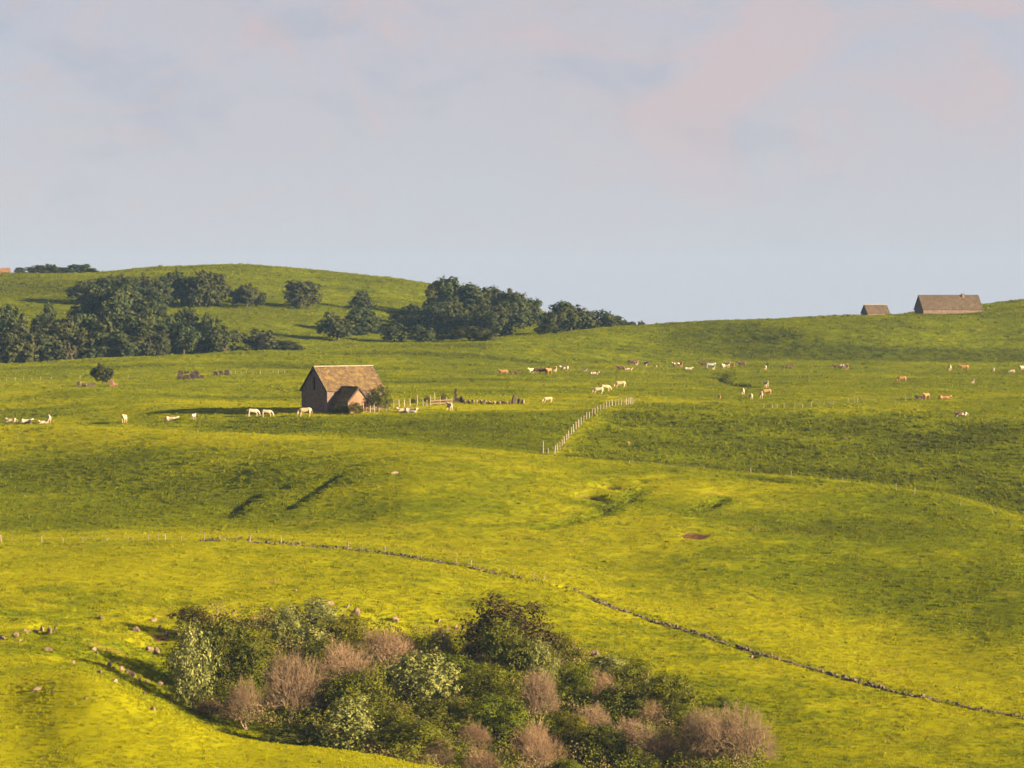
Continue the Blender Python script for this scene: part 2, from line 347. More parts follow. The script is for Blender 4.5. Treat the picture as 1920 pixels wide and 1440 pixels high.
# slightly round the creases where the survey lines meet
def smooth1(A, axis, r):
    k = np.exp(-np.linspace(-2, 2, 2*r+1)**2); k /= k.sum()
    P = np.pad(A, [(r, r) if ax == axis else (0, 0) for ax in (0, 1)], mode='edge')
    out = np.zeros_like(A)
    for j, wgt in enumerate(k):
        out += wgt*(P[j:j+A.shape[0], :] if axis == 0 else P[:, j:j+A.shape[1]])
    return out
fi = slice(14, -10)
Z[:, fi] = smooth1(Z[:, fi], 1, 4)
Z = smooth1(Z, 0, 4)
XX = US[:, None]*np.maximum(YS, 60.0)[None, :]*1.0
XX = np.where(YS[None, :] < 60, US[:, None]*60.0, XX)
YY = np.broadcast_to(YS[None, :], XX.shape)
def hash2(ix, iy, s):
    h = (ix.astype(np.int64)*374761393 + iy.astype(np.int64)*668265263 + s*1274126177) & 0xffffffff
    h = ((h ^ (h >> 13))*1274126177) & 0xffffffff
    return ((h ^ (h >> 16)) & 0xffff)/65535.0
def vnoise(x, y, s):
    ix, iy = np.floor(x), np.floor(y); fx, fy = x-ix, y-iy
    fx = fx*fx*fx*(fx*(fx*6-15)+10); fy = fy*fy*fy*(fy*(fy*6-15)+10)
    a, b, c, d = hash2(ix, iy, s), hash2(ix+1, iy, s), hash2(ix, iy+1, s), hash2(ix+1, iy+1, s)
    return (a+(b-a)*fx)*(1-fy)+(c+(d-c)*fx)*fy-0.5
near_w = np.clip((YY-200)/100, 0, 1)
amp = near_w
def fbm():
    n = 0.55*vnoise(XX/27, YY/34, 1)+0.34*vnoise(XX/11, YY/15, 2)+0.22*vnoise(XX/5.1, YY/7, 3)
    n += 0.10*vnoise(XX/2.3, YY/2.9, 4)+0.05*vnoise(XX/1.1, YY/1.3, 5)
    return n
Z0 = Z.copy()
Z = Z+fbm()*amp
du = None
def grid_index(u, y):
    i = np.interp(u, US, np.arange(len(US))); j = np.interp(y, YS, np.arange(len(YS))); return i, j
def sample(A, x, y):
    i, j = grid_index(x/np.maximum(y, 60.0), y)
    i0 = np.clip(np.floor(i).astype(int), 0, len(US)-2); j0 = np.clip(np.floor(j).astype(int), 0, len(YS)-2)
    a, b = i-i0, j-j0
    return (A[i0, j0]*(1-a)+A[i0+1, j0]*a)*(1-b)+(A[i0, j0+1]*(1-a)+A[i0+1, j0+1]*a)*b
def height(x, y): return float(sample(Z, np.array([x]), np.array([y]))[0])
TS = np.arange(300, 1700, 0.7)
def at(px, py, A=None, ymin=0.0):
    """the point of the hillside seen at a picture position"""
    a, b, c = ray(px, py); z = sample(Z if A is None else A, TS*a/b, TS)
    hit = np.nonzero((z >= TS*c/b) & (TS >= ymin))[0]
    y = TS[hit[0]] if len(hit) else 1450.0
    return Vector((y*a/b, y, height(y*a/b, y)))
def ground(px, Y):
    x = (px-960.0)/FPX*Y; return Vector((x, Y, height(x, Y)))
def scale_at(Y): return Y/FPX        # metres per photo pixel

# --- carved features: erosion scars, cattle tracks, bare earth, wall bed; grass masks, some carrying painted light and shade
soil = np.zeros_like(Z); lush_shade = np.zeros_like(Z)
def dist_poly(pts):
    D = np.full(XX.shape, 1e9)
    ymn, ymx = min(p.y for p in pts)-20, max(p.y for p in pts)+20
    j0, j1 = np.searchsorted(YS, ymn), np.searchsorted(YS, ymx)
    x, y = XX[:, j0:j1], YY[:, j0:j1]; best = np.full(x.shape, 1e9)
    for p, q in zip(pts[:-1], pts[1:]):
        dx, dy = q.x-p.x, q.y-p.y; l2 = dx*dx+dy*dy+1e-9
        t = np.clip(((x-p.x)*dx+(y-p.y)*dy)/l2, 0, 1)
        best = np.minimum(best, np.hypot(x-p.x-t*dx, y-p.y-t*dy))
    D[:, j0:j1] = best; return D
def bump(px, py, rx, ry, h, Ym=0.0):
    c = at(px, py, Z0, Ym); g = np.exp(-(((XX-c.x)/rx)**2+((YY-c.y)/ry)**2)); return g*h
POLY = lambda pts, Ym=0.0: [at(x, y, Z0, Ym) for x, y in pts]
dZ = np.zeros_like(Z)
for pts, w_, dep, ls in (([(425, 972), (450, 945), (485, 922), (530, 911)], 1.4, 0.6, 0.9),
                         ([(535, 955), (575, 930), (605, 910), (632, 893)], 1.2, 0.5, 0.8),
                         ([(1010, 985), (1060, 980), (1095, 966), (1128, 962), (1140, 946), (1180, 938), (1196, 920), (1215, 915)], 1.3, 0.45, 0.6),
                         ([(1100, 945), (1140, 950), (1180, 940)], 1.5, 0.6, 0.6),
                         ([(1290, 962), (1325, 955), (1350, 940)], 1.2, 0.8, 0.7),
                         ([(1395, 890), (1480, 902), (1560, 905)], 2.2, 0.8, 0.9)):
    D = dist_poly(POLY(pts)); dZ -= dep*np.exp(-(D/w_)**2); lush_shade += ls*np.exp(-(D/(w_*1.4))**2)  # grooves also coloured darker, as shade lying in the small gullies
for pts in ([(1362, 698), (1350, 712), (1385, 726)], [(1340, 704), (1375, 722), (1420, 728), (1470, 726)], [(1352, 700), (1345, 712)]):
    D = dist_poly(POLY(pts)); lush_shade += 0.8*np.exp(-(D/1.6)**2); dZ -= 0.5*np.exp(-(D/1.5)**2)
for px, py, rx, ry, h in ((1100, 930, 1.9, 2.6, -1.2), (1112, 936, 1.3, 2.0, -0.8), (1140, 910, 2.0, 2.6, -1.1), (1150, 915, 1.0, 2.0, -0.8), (1134, 938, 1.0, 1.6, -0.7), (1175, 925, 0.9, 1.6, -0.6), (1205, 905, 0.9, 1.8, -0.6), (1158, 945, 0.8, 1.4, -0.5)):
    g = bump(px, py, rx, ry, h); dZ += g; soil += np.clip(-g*0.72, 0, 1)
for px, py, rx, ry, s in ((1304, 1006, 1.9, 2.6, 1.3), (1565, 824, 1.6, 2.0, 0.9), (1060, 1099, 1.4, 1.2, .8), (1630, 657, 5, 2, 0.5), (1430, 674, 5, 3, 0.5),
                          (1410, 1232, .7, 1.2, .9), (385, 772, 4, 2.2, 0.9), (355, 765, 3, 1.5, 0.8), (700, 1163, 2, 2, .5), (1070, 1222, 1.8, 2.5, 1.0), (300, 1190, 1.6, 3, .7), (1545, 597, 6, 4, .8)):
    g = bump(px, py, rx, ry, s); soil += g; dZ -= 0.35*g
D = dist_poly(POLY([(1056, 1096), (1100, 1108), (1152, 1120)])); soil += 1.0*np.exp(-(D/0.6)**2); dZ -= 0.6*np.exp(-(D/0.8)**2)
# small banks and hollows, many shaped to put shade on far slope, plateau and thicket top
for px, py, rx, ry, h in ((1560, 636, 30, 30, 2.6), (1380, 640, 18, 24, -2.0), (1700, 668, 45, 12, -1.4), (120, 745, 22, 14, 1.3), (30, 760, 14, 12, -0.9), (440, 735, 26, 14, -0.9),
                          (770, 630, 22, 20, -1.2), (1930, 560, 30, 30, 1.0), (1780, 581, 14, 8, 0.9), (755, 1166, 6.5, 4.0, -1.7), (470, 1150, 3.5, 3, -0.8)):
    dZ += bump(px, py, rx, ry, h)
# hummocks and terracettes on the rocky bank above the gully
bank = np.exp(-((YY-405)/26)**2)*np.clip((-8-XX)/14, 0, 1)
dZ += bank*(0.7*vnoise(XX/2.2, YY/2.6, 11)+0.8*np.abs(vnoise(XX/5, YY/4.2, 12)))
PXG = np.broadcast_to(PXS[:, None], XX.shape)
def line_depth(k): return np.interp(np.arange(len(PXS)), np.arange(len(PXS)), LD[k])[:, None]
# the rough field on the right: between the fence line (index 9/10) and the plateau edge, right of the diagonal fence
fx = 1018+(YY-590)/(735-590)*(1185-1018)
rough = np.clip((YY-line_depth(9)-6)/14, 0, 1)*np.clip((line_depth(12)+10-YY)/70, 0, 1)*np.clip((PXG-fx)/40, 0, 1)
left_band_shade = np.clip((YY-line_depth(10)-2)/10, 0, 1)*np.clip((line_depth(11)+4-YY)/10, 0, 1)*np.clip((fx-PXG)/14, 0, 1)*np.clip((PXG-250)/200, 0, 1)  # dark grass colour painted as shade in the dip behind the crest
left_hill_shade = np.clip((YY-line_depth(6)-2)/14, 0, 1)*np.clip((line_depth(8)+10-YY)/18, 0, 1)*np.clip((760-PXG)/420, 0, 1)  # grass darkened as shade on the face turned from the sun
right_slope_shade = np.clip((YY-line_depth(6)-6)/20, 0, 1)*np.clip((line_depth(9)+9-YY)/6, 0, 1)*np.clip((PXG-1250)/420, 0, 1)  # grass colour darkened to dim this sunlit slope up to its crest
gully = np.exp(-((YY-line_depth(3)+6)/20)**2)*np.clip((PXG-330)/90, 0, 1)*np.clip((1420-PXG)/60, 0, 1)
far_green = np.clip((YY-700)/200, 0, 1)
lush_shade += (0.74+0.7*vnoise(XX/9, YY/12, 41))*rough+0.6*left_band_shade+0.52*left_hill_shade+0.42*right_slope_shade+0.9*gully+(0.40+0.06*np.clip((YY-950)/200, 0, 1))*far_green
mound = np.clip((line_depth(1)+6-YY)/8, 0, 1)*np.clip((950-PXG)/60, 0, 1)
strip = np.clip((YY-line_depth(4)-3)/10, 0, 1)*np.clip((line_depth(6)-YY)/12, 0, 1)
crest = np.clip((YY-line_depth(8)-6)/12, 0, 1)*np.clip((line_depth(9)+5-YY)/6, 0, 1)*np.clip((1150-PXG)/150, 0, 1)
lush_shade -= 0.55*mound+0.12*strip+0.14*crest  # yellower mound grass, and sunlight on mound, strip and crest painted into the colour
lush_shade += 0.16*np.clip((YY-1120)/60, 0, 1)
far_shade = sum(bump(*a) for a in ((1340, 640, 13, 24, 0.7), (1420, 645, 16, 26, 0.75), (1290, 634, 8, 14, 0.6), (1600, 668, 22, 8, 0.8), (1700, 670, 26, 11, 0.9), (1810, 668, 26, 9, 0.8), (1900, 664, 16, 9, 0.7), (1500, 655, 14, 8, .4),
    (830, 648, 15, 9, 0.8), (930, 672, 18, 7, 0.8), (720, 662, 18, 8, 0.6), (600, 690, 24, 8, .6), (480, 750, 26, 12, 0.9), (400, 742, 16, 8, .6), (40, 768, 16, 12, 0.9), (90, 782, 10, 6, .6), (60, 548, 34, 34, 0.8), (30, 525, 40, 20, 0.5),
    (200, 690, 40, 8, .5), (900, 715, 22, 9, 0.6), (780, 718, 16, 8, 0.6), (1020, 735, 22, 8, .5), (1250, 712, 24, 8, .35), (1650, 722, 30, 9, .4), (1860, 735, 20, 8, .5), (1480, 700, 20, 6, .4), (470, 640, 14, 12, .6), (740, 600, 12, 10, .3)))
lush_shade += np.clip(0.95*far_shade, 0, 0.9)  # dark grass patches: painted shadow bands, shaded hollows, a wood's shadow, plus darker streaks
lush_shade = np.clip(lush_shade+0.25*vnoise(XX/14, YY/22, 21)+0.40*vnoise((XX+0.7*YY)/19, (YY-0.6*XX)/2.6, 22)*np.clip(1.3*vnoise(XX/22, YY/30, 23)+0.4, 0, 1), -0.5, 1); soil = np.clip(soil, 0, 1)
Z = Z+dZ*near_w
RUFF = rough

V = np.stack([XX, YY, Z], -1).reshape(-1, 3)
ni, nj = XX.shape
idx = np.arange(ni*nj).reshape(ni, nj)
F = np.stack([idx[:-1, :-1], idx[1:, :-1], idx[1:, 1:], idx[:-1, 1:]], -1).reshape(-1, 4)
gme = mesh_np('ground', V, F, M['meadow'], smooth=True)
for nm, arr in (('lush_shade', lush_shade), ('soil', soil)):
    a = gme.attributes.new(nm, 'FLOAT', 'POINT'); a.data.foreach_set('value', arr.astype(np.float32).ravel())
tag(link('ground', gme), kind='structure')
del V, F, idx

# ------------------------------------------------------------------ grass
def tuft(name, nb, hgt, rad, wid, seed, lean=0.5):
    r = np.random.default_rng(seed); Vt = []; Ft = []
    for k in range(nb):
        a, rr = r.uniform(0, 6.283), rad*math.sqrt(r.uniform(0, 1)); bx, by = rr*math.cos(a), rr*math.sin(a)
        h = hgt*r.uniform(0.55, 1.0); t = r.uniform(0, 6.283); ln = lean*h*r.uniform(0.2, 1)
        wx, wy = wid*math.cos(t), wid*math.sin(t); d = r.uniform(0, 6.283); lx, ly = ln*math.cos(d), ln*math.sin(d)
        i = len(Vt)
        Vt += [(bx-wx, by-wy, -0.05), (bx+wx, by+wy, -0.05), (bx+lx*.4+wx*.8, by+ly*.4+wy*.8, h*.6), (bx+lx*.4-wx*.8, by+ly*.4-wy*.8, h*.6), (bx+lx, by+ly, h)]
        Ft += [[i, i+1, i+2, i+3], [i+3, i+2, i+4]]
    return mesh(name, Vt, Ft, M['blades'])
protos = [tuft('grass_tuft_mesh', 22, 0.15, 0.46, 0.035, 1, 1.1), tuft('grass_tuft_mesh', 18, 0.12, 0.50, 0.04, 2, 1.3),
          tuft('grass_tuft_mesh', 14, 0.26, 0.28, 0.04, 3, 0.9), tuft('weed_tuft_mesh', 12, 0.32, 0.26, 0.06, 4, 1.1)]
N = 380000
gy = np.exp(rng.uniform(math.log(314), math.log(1470), N)); gpx = rng.uniform(-40, 1960, N); gx = (gpx-960)/FPX*gy
# tufts gather in clumps rather than standing evenly
cl = vnoise(gx/1.6, gy/2.0, 31)+0.7*vnoise(gx/6, gy/8, 32)
keep = rng.uniform(-0.75, 0.35, N) < cl+0.25
sl_ = sample(lush_shade, gx, gy); so_ = sample(soil, gx, gy); rf = sample(RUFF, gx, gy)
keep &= so_ < 0.35
yard_ = (np.abs(gpx-830) < 175) & (np.abs(gy-690) < 16); keep &= ~(yard_ & (rng.uniform(0, 1, N) < 0.8))
gx, gy, sl_, rf = gx[keep], gy[keep], sl_[keep], rf[keep]
wl = rng.uniform(380, 1940, 1300); wd = pchip(CX, LINES[5][1], wl)+rng.normal(1.2, 1.1, 1300)      # ungrazed tufts along the old wall
gx = np.concatenate([gx, (wl-960)/FPX*wd]); gy = np.concatenate([gy, wd]); sl_ = np.concatenate([sl_, rng.uniform(-0.2, 0.4, 1300)]); rf = np.concatenate([rf, np.full(1300, 1.2)]); n = len(gx)
gz = sample(Z, gx, gy)-0.02
sc = rng.uniform(0.6, 1.35, n)*(gy/420)**0.62*(0.9+0.25*sl_)
pick = rng.choice(3, n, p=[0.46, 0.42, 0.12]); wd = rng.uniform(0, 1, n) < 0.16*rf+0.012; pick[wd] = 3
pm = bpy.data.meshes.new('grass_points'); pm.vertices.add(n); pm.vertices.foreach_set('co', np.stack([gx, gy, gz], -1).astype(np.float32).ravel())
for nm, typ, arr in (('lush_shade', 'FLOAT', sl_), ('sc', 'FLOAT', sc), ('rz', 'FLOAT', rng.uniform(0, 6.283, n)), ('pick', 'INT', pick)):
    a = pm.attributes.new(nm, typ, 'POINT'); a.data.foreach_set('value', arr.astype(np.int32 if typ == 'INT' else np.float32))
go = tag(link('grass', pm), 'short yellow green pasture grass and weeds covering the hills', 'grass', kind='stuff')
ng = bpy.data.node_groups.new('scatter_grass', 'GeometryNodeTree')
ng.interface.new_socket('Geometry', in_out='INPUT', socket_type='NodeSocketGeometry'); ng.interface.new_socket('Geometry', in_out='OUTPUT', socket_type='NodeSocketGeometry')
gi, gout = ng.nodes.new('NodeGroupInput'), ng.nodes.new('NodeGroupOutput')
iop = ng.nodes.new('GeometryNodeInstanceOnPoints'); iop.inputs['Pick Instance'].default_value = True
g2i = ng.nodes.new('GeometryNodeGeometryToInstance')
tufts_col = bpy.data.collections.new('grass_sources')
ci = ng.nodes.new('GeometryNodeCollectionInfo'); ci.inputs['Collection'].default_value = tufts_col; ci.inputs['Separate Children'].default_value = True; ci.inputs['Reset Children'].default_value = True
for k, me in enumerate(protos):
    o = bpy.data.objects.new('tuft_source_%d' % k, me); tufts_col.objects.link(o)     # collection is not linked to the scene: sources only
def named(nm, typ):
    x = ng.nodes.new('GeometryNodeInputNamedAttribute'); x.data_type = typ; x.inputs['Name'].default_value = nm; return x.outputs['Attribute']
cmb = ng.nodes.new('ShaderNodeCombineXYZ'); ng.links.new(named('rz', 'FLOAT'), cmb.inputs[2])
ng.links.new(gi.outputs[0], iop.inputs['Points']); ng.links.new(ci.outputs[0], iop.inputs['Instance'])
ng.links.new(named('pick', 'INT'), iop.inputs['Instance Index']); ng.links.new(cmb.outputs[0], iop.inputs['Rotation']); ng.links.new(named('sc', 'FLOAT'), iop.inputs['Scale'])
ng.links.new(iop.outputs[0], gout.inputs[0])
ng.nodes.remove(g2i)
md = go.modifiers.new('scatter', 'NODES'); md.node_group = ng

# ------------------------------------------------------------------ plant builders
def leaf_cloud(P, Nrm, size, r, aspect=0.6):
    """diamond leaves at P, roughly facing Nrm"""
    n = len(P); d = r.normal(size=(n, 3)); nn = Nrm+0.75*d/np.linalg.norm(d, axis=1, keepdims=True); nn /= np.linalg.norm(nn, axis=1, keepdims=True)
    t = r.normal(size=(n, 3)); t -= (t*nn).sum(1, keepdims=True)*nn; t /= np.linalg.norm(t, axis=1, keepdims=True); b = np.cross(nn, t)
    s = (size*r.uniform(0.6, 1.3, n))[:, None]
    Vv = np.stack([P-t*s, P-b*s*aspect+nn*s*.15, P+t*s, P+b*s*aspect+nn*s*.15], 1).reshape(-1, 3)
    return Vv, np.arange(4*n).reshape(n, 4)
def crown(seed, nl, leaf, mat_, lobes=14, rx=0.5, shape='round', clump=0.16, h0=0.08, core=0.75):
    """unit crown: height 1, width 2*rx; many leaves on overlapping uneven lobes"""
    r = np.random.default_rng(seed); C = []; Rr = []
    for k in range(lobes):
        a = r.uniform(0, 6.283); t = r.uniform(0, 1)
        z = h0+(0.92-h0)*(0.15+0.7*t)
        prof = {'round': math.sqrt(max(0.05, 1-((t-0.42)/0.62)**2)), 'cone': 1.05-0.75*t, 'dome': math.sqrt(max(0.05, 1-(t*0.9)**2))}[shape]
        rad = rx*prof*r.uniform(0.35, 0.78); C.append((rad*math.cos(a), rad*math.sin(a), z)); Rr.append(rx*r.uniform(0.26, 0.46)*(0.75+0.25*prof))
    C = np.array(C); Rr = np.array(Rr)
    k = r.choice(lobes, nl, p=Rr**2/np.sum(Rr**2)); d = r.normal(size=(nl, 3)); d /= np.linalg.norm(d, axis=1, keepdims=True)
    d[:, 2] = np.where(d[:, 2] < -0.5, -d[:, 2], d[:, 2])
    # leaves sit in small sprays: quantise directions to clump centres
    nc = lobes*26; cd_ = r.normal(size=(nc, 3)); cd_ /= np.linalg.norm(cd_, axis=1, keepdims=True); cr_ = r.uniform(core, 1.10, nc)
    ci_ = r.integers(0, 26, nl)+26*k
    dirs = cd_[ci_]+r.normal(size=(nl, 3))*0.16
    P = C[k]+dirs*(Rr[k]*cr_[ci_])[:, None]
    low = P[:, 2] < h0*0.6; P[low, 2] = h0*0.6+r.uniform(0, 0.06, low.sum())
    Nn = dirs/np.linalg.norm(dirs, axis=1, keepdims=True)+np.array([0, 0, 0.35])
    Vv, Ff = leaf_cloud(P, Nn, leaf, r)
    rn = np.clip(0.5*r.uniform(0, 1, nl)+0.5*r.uniform(0, 1, nc)[ci_], 0, 1)
    zmax = np.percentile(P[:, 2], 99.5); Vv *= 1.0/zmax
    wmax = np.percentile(np.hypot(Vv[:, 0], Vv[:, 1]), 93); kx = rx/wmax; Vv[:, :2] *= kx; C = C*np.array([kx*zmax, kx*zmax, 1.0])
    return mesh_np('crown_mesh', Vv, Ff, mat_, face_attr=rn), C/zmax
def trunk_mesh(C, r0, mat_, nstem=1, seed=0):
    r = random.Random(seed); mb = MB(); pts = sorted(range(len(C)), key=lambda i: C[i][2])
    fork = Vector((r.uniform(-.02, .02), r.uniform(-.02, .02), 0.22))
    mb.tube((0, 0, -0.06), fork, r0, r0*0.75, 7)
    for i in pts[::2]:
        mid = (fork+Vector(C[i]))*0.5+Vector((r.uniform(-.03, .03), r.uniform(-.03, .03), 0.03))
        mb.tube(fork, mid, r0*0.5, r0*0.3, 4); mb.tube(mid, C[i], r0*0.3, r0*0.1, 4)
    return mb.mesh('trunk_mesh', mat_, True)
def tubes_np(A, B, ra, rb, mat_, name):
    """many 3-sided twigs at once"""
    d = B-A; d /= np.linalg.norm(d, axis=1, keepdims=True)+1e-9
    o = np.where(np.abs(d[:, 2:3]) < 0.9, np.array([[0, 0, 1.]]), np.array([[1., 0, 0]])); a = np.cross(d, o); a /= np.linalg.norm(a, axis=1, keepdims=True); b = np.cross(d, a)
    ring = []
    for P, rr in ((A, ra), (B, rb)):
        for k in range(3):
            t = 2*math.pi*k/3; ring.append(P+(a*math.cos(t)+b*math.sin(t))*rr[:, None])
    n = len(A); Vv = np.stack(ring, 1).reshape(-1, 3); base = (np.arange(n)*6)[:, None]
    Ff = np.concatenate([base+np.array([[k, (k+1) % 3, 3+(k+1) % 3, 3+k]]) for k in range(3)], 0)
    return mesh_np(name, Vv, Ff, mat_)
def bare_shrub(seed, rx=0.5, counts=(12, 80, 480, 2300), unit=6.0, thick=1.0):
    """leafless rounded bush: several lumpy domes of fine twigs on forking limbs, unit height, width 2*rx"""
    r = np.random.default_rng(seed); nd = 4+seed % 3
    t = r.uniform(0, 6.283, nd); dr = r.uniform(0.1, 0.30, nd); dr[0] = 0.04
    DC = np.stack([dr*np.cos(t), dr*np.sin(t), r.uniform(0.18, 0.42, nd)], -1); DR = r.uniform(0.24, 0.34, nd); DR[0] = 0.36; DC[0, 2] = 0.34
    DH = np.minimum(r.uniform(0.42, 0.70, nd), 1.0-DC[:, 2]); DH[0] = 0.66
    def shell(n, f, jit):
        k = r.choice(nd, n, p=DR**2/np.sum(DR**2)); v = r.normal(size=(n, 3)); v /= np.linalg.norm(v, axis=1, keepdims=True)
        v[:, 2] = np.where(v[:, 2] < -0.25, -v[:, 2], v[:, 2]); ff = f*r.uniform(1-jit, 1+jit*0.45, n)
        lump = 1+0.10*np.sin(5*v[:, 0]+3*v[:, 2]*4+seed)+0.08*np.sin(9*v[:, 1]-6*v[:, 0]+seed)
        P = DC[k]*(0.35+0.65*f)+v*(ff*lump)[:, None]*np.stack([DR[k], DR[k], np.where(v[:, 2] > 0, DH[k], DC[k, 2])], -1)
        P[:, 2] = np.maximum(P[:, 2], 0.02); return P
    lv = [np.array([[0.0, 0, -0.03], [0.07, 0.03, -0.03], [-0.05, -0.06, -0.03]])]; A, B, ra, rb = [], [], [], []
    rad = np.array([0.075, 0.036, 0.019, 0.013, 0.010])/unit*thick
    for k, (n, f) in enumerate(zip(counts, (0.38, 0.64, 0.84, 1.0))):
        P = shell(n, f, 0.30 if k < 3 else 0.20); par = lv[-1]
        q = P*np.array([0.86, 0.86, 0.92]); q[:, 2] -= 0.05
        dd = ((q[:, None, :]-par[None, :, :])**2).sum(-1); src = par[dd.argmin(1)]
        mid = (src*0.5+P*0.5)+r.normal(size=P.shape)*0.02; mid[:, 2] += 0.006
        for a_, b_, s0, s1 in ((src, mid, 1.0, 0.8), (mid, P, 0.8, 0.6)):
            A.append(a_); B.append(b_); ra.append(np.full(n, rad[k]*s0)); rb.append(np.full(n, rad[k]*s1 if k < 3 else rad[4]*0.6))
        lv.append(P)
    cat = np.concatenate
    limbs = (cat(A[:4]), cat(B[:4]), cat(ra[:4]), cat(rb[:4])); tw = (cat(A[4:]), cat(B[4:]), cat(ra[4:]), cat(rb[4:]))
    return limbs, tw
FAR = []
for s in range(7):
    cm, C = crown(100+s, 5600, 0.034, M['far_leaf'], lobes=13+s % 4, rx=0.5, h0=0.04, shape=('round', 'dome', 'round', 'dome', 'dome', 'round', 'dome')[s], core=0.5)
    FAR.append((cm, trunk_mesh(C, 0.035, M['bark'], seed=s)))
def proto(seed, n, leaf, m, lobes, shape, core=0.6):
    cm, C = crown(seed, n, leaf, m, lobes=lobes, shape=shape, core=core); return cm, trunk_mesh(C, 0.022, M['bark'], seed=seed)
LEAFY = {
 'dark': [proto(200+s, 9500, 0.016, M['dark_leaf'], 20, 'dome') for s in range(3)],
 'green': [proto(210+s, 9500, 0.016, M['green_leaf'], 20, 'dome') for s in range(3)],
 'olive': [proto(220+s, 9500, 0.016, M['olive_leaf'], 22, 'dome') for s in range(2)],
 'silver': [proto(230+s, 5200, 0.022, M['silver_leaf'], 24, ('round', 'cone', 'dome')[s], 0.75) for s in range(3)],
 'brown': [proto(240+s, 8000, 0.019, M['brown_leaf'], 20, 'dome') for s in range(2)],
}
BARE = []
for s in range(7):
    lm, tw = bare_shrub(300+s)
    BARE.append((tubes_np(*lm, M['pale_bark'], 'limbs_mesh'), tubes_np(*tw, M['twig'], 'twigs_mesh')))
def plant(name, loc, hgt, wid, pro, parts, label, cat, group=None, rz=None, depth=None):
    e = empty(name, loc, random.uniform(0, 6.283) if rz is None else rz)
    e.scale = (wid, wid*(depth or 1.0), hgt)
    for nm, me in zip(parts, pro): link(nm, me, e)
    tag(e, label, cat, group); return e

ORD = ['first', 'second', 'third', 'fourth', 'fifth', 'sixth', 'seventh', 'eighth', 'ninth', 'tenth', 'eleventh', 'twelfth', 'thirteenth', 'fourteenth', 'fifteenth', 'sixteenth',
       'seventeenth', 'eighteenth', 'nineteenth', 'twentieth']
# ------------------------------------------------------------------ far trees: (x, top, base, width, distance or None)
def far_row(rows_, label, group, name='tree', cat='tree', wide=1.24):
    for k, t in enumerate(sorted(rows_, key=lambda q: q[0])):
        x, top, base, wd_ = t[:4]; Yf = t[4] if len(t) > 4 else None
        p = ground(x, Yf) if Yf else at(x, base, None, 1060)
        a, b, c = ray(x, top); hgt = p.y*c/b-p.z
        hgt = max(hgt, 2.0); wid = wd_*scale_at(p.y)*wide
        lab = label if isinstance(label, str) else label[k]
        plant(name, p-Vector((0, 0, 0.15)), hgt, wid, FAR[(k*3+int(x)) % 7], ('crown', 'trunk'), lab.format(n=ORD[k] if k < 20 else str(k)), cat, group)
far_row([(165, 524, 572, 62), (200, 519, 573, 60), (240, 517, 573, 60), (275, 519, 574, 55), (305, 517, 574, 55), (340, 511, 574, 58), (378, 510, 576, 52), (408, 514, 575, 46), (185, 530, 574, 60), (222, 524, 575, 60), (258, 524, 575, 60), (290, 524, 576, 60), (322, 520, 576, 55)],
        'dark tree in the upper row on the far hill, {n} crown from left', 'trees in the upper row on the far hill')
far_row([(462, 533, 577, 46), (482, 545, 575, 28)], ['round tree standing right of the upper tree row on far hill', 'small tree hugging the right side of a round tree on far hill'], None)
far_row([(568, 527, 578, 62)], 'large round lone tree in the middle of the far grassy hill', None)
far_row([(675, 545, 580, 38)], 'small round lone tree on far slope above the dark pair', None)
far_row([(632, 586, 639, 60), (672, 577, 627, 66)], ['left tree of the dark touching pair on the far slope', 'right taller tree of the dark touching pair on the far slope'], 'pair of trees on the far slope')
far_row([(172, 546, 640, 80), (208, 534, 645, 90), (238, 548, 650, 80), (265, 562, 640, 52), (286, 550, 605, 44), (225, 540, 640, 60)],
        'tall lit tree in the middle tier of the left wood, {n} crown from left', 'tall trees in the middle of the left wood')
far_row([(12, 578, 690, 62, 1062), (52, 590, 690, 62, 1066), (85, 572, 680, 42, 1090), (112, 594, 690, 62, 1072), (150, 590, 690, 72, 1076), (190, 598, 690, 72, 1076), (226, 590, 685, 72, 1082), (264, 598, 680, 72, 1082), (318, 590, 670, 62, 1086),
         (350, 580, 665, 50, 1100), (378, 585, 665, 58, 1094), (345, 606, 668, 60, 1084), (135, 612, 690, 70, 1062), (75, 610, 690, 70, 1060), (30, 612, 690, 70, 1056), (205, 620, 690, 70, 1066), (285, 618, 690, 60, 1074)],
        'tree in the dark lower wood at left, {n} crown from the left edge', 'trees in the lower left wood')
far_row([(302, 642, 668, 26, 1072)], 'small pale bush at the front foot of the left wood', None, 'bush', 'bush')
far_row([(420, 612, 664, 60, 1088), (480, 619, 664, 72, 1092), (530, 638, 664, 56, 1096)], ['dark bush right beside the lower left wood', 'wide low bush between left wood and the barn ridge line', 'lowest bush at right end of the hollow behind the ridge'], 'bushes in the hollow', 'bush', 'bush')
far_row([(815, 530, 592, 40), (838, 521, 600, 60), (872, 534, 602, 68), (905, 539, 602, 60), (940, 545, 606, 66), (975, 550, 610, 50), (998, 560, 610, 40)],
        'tree on the skyline of the right grove, {n} crown from its left end', 'skyline trees of the right grove')
far_row([(775, 572, 618, 68), (806, 574, 626, 60), (850, 576, 634, 62), (890, 560, 626, 62), (926, 574, 632, 70), (960, 562, 618, 60), (835, 565, 615, 60), (905, 590, 634, 50)],
        'tree in the front of the right grove, {n} crown from its left end', 'front trees of the right grove')
far_row([(740, 606, 642, 44), (786, 610, 642, 46), (880, 612, 640, 70), (1028, 606, 626, 36)], ['small bush left of the right grove, leftmost of its fringe', 'olive bush under the left end of the right grove', 'low dark bush under the middle of the right grove', 'small bush on bright grass between the two right groves'], 'bushes fringing the right grove', 'bush', 'bush')
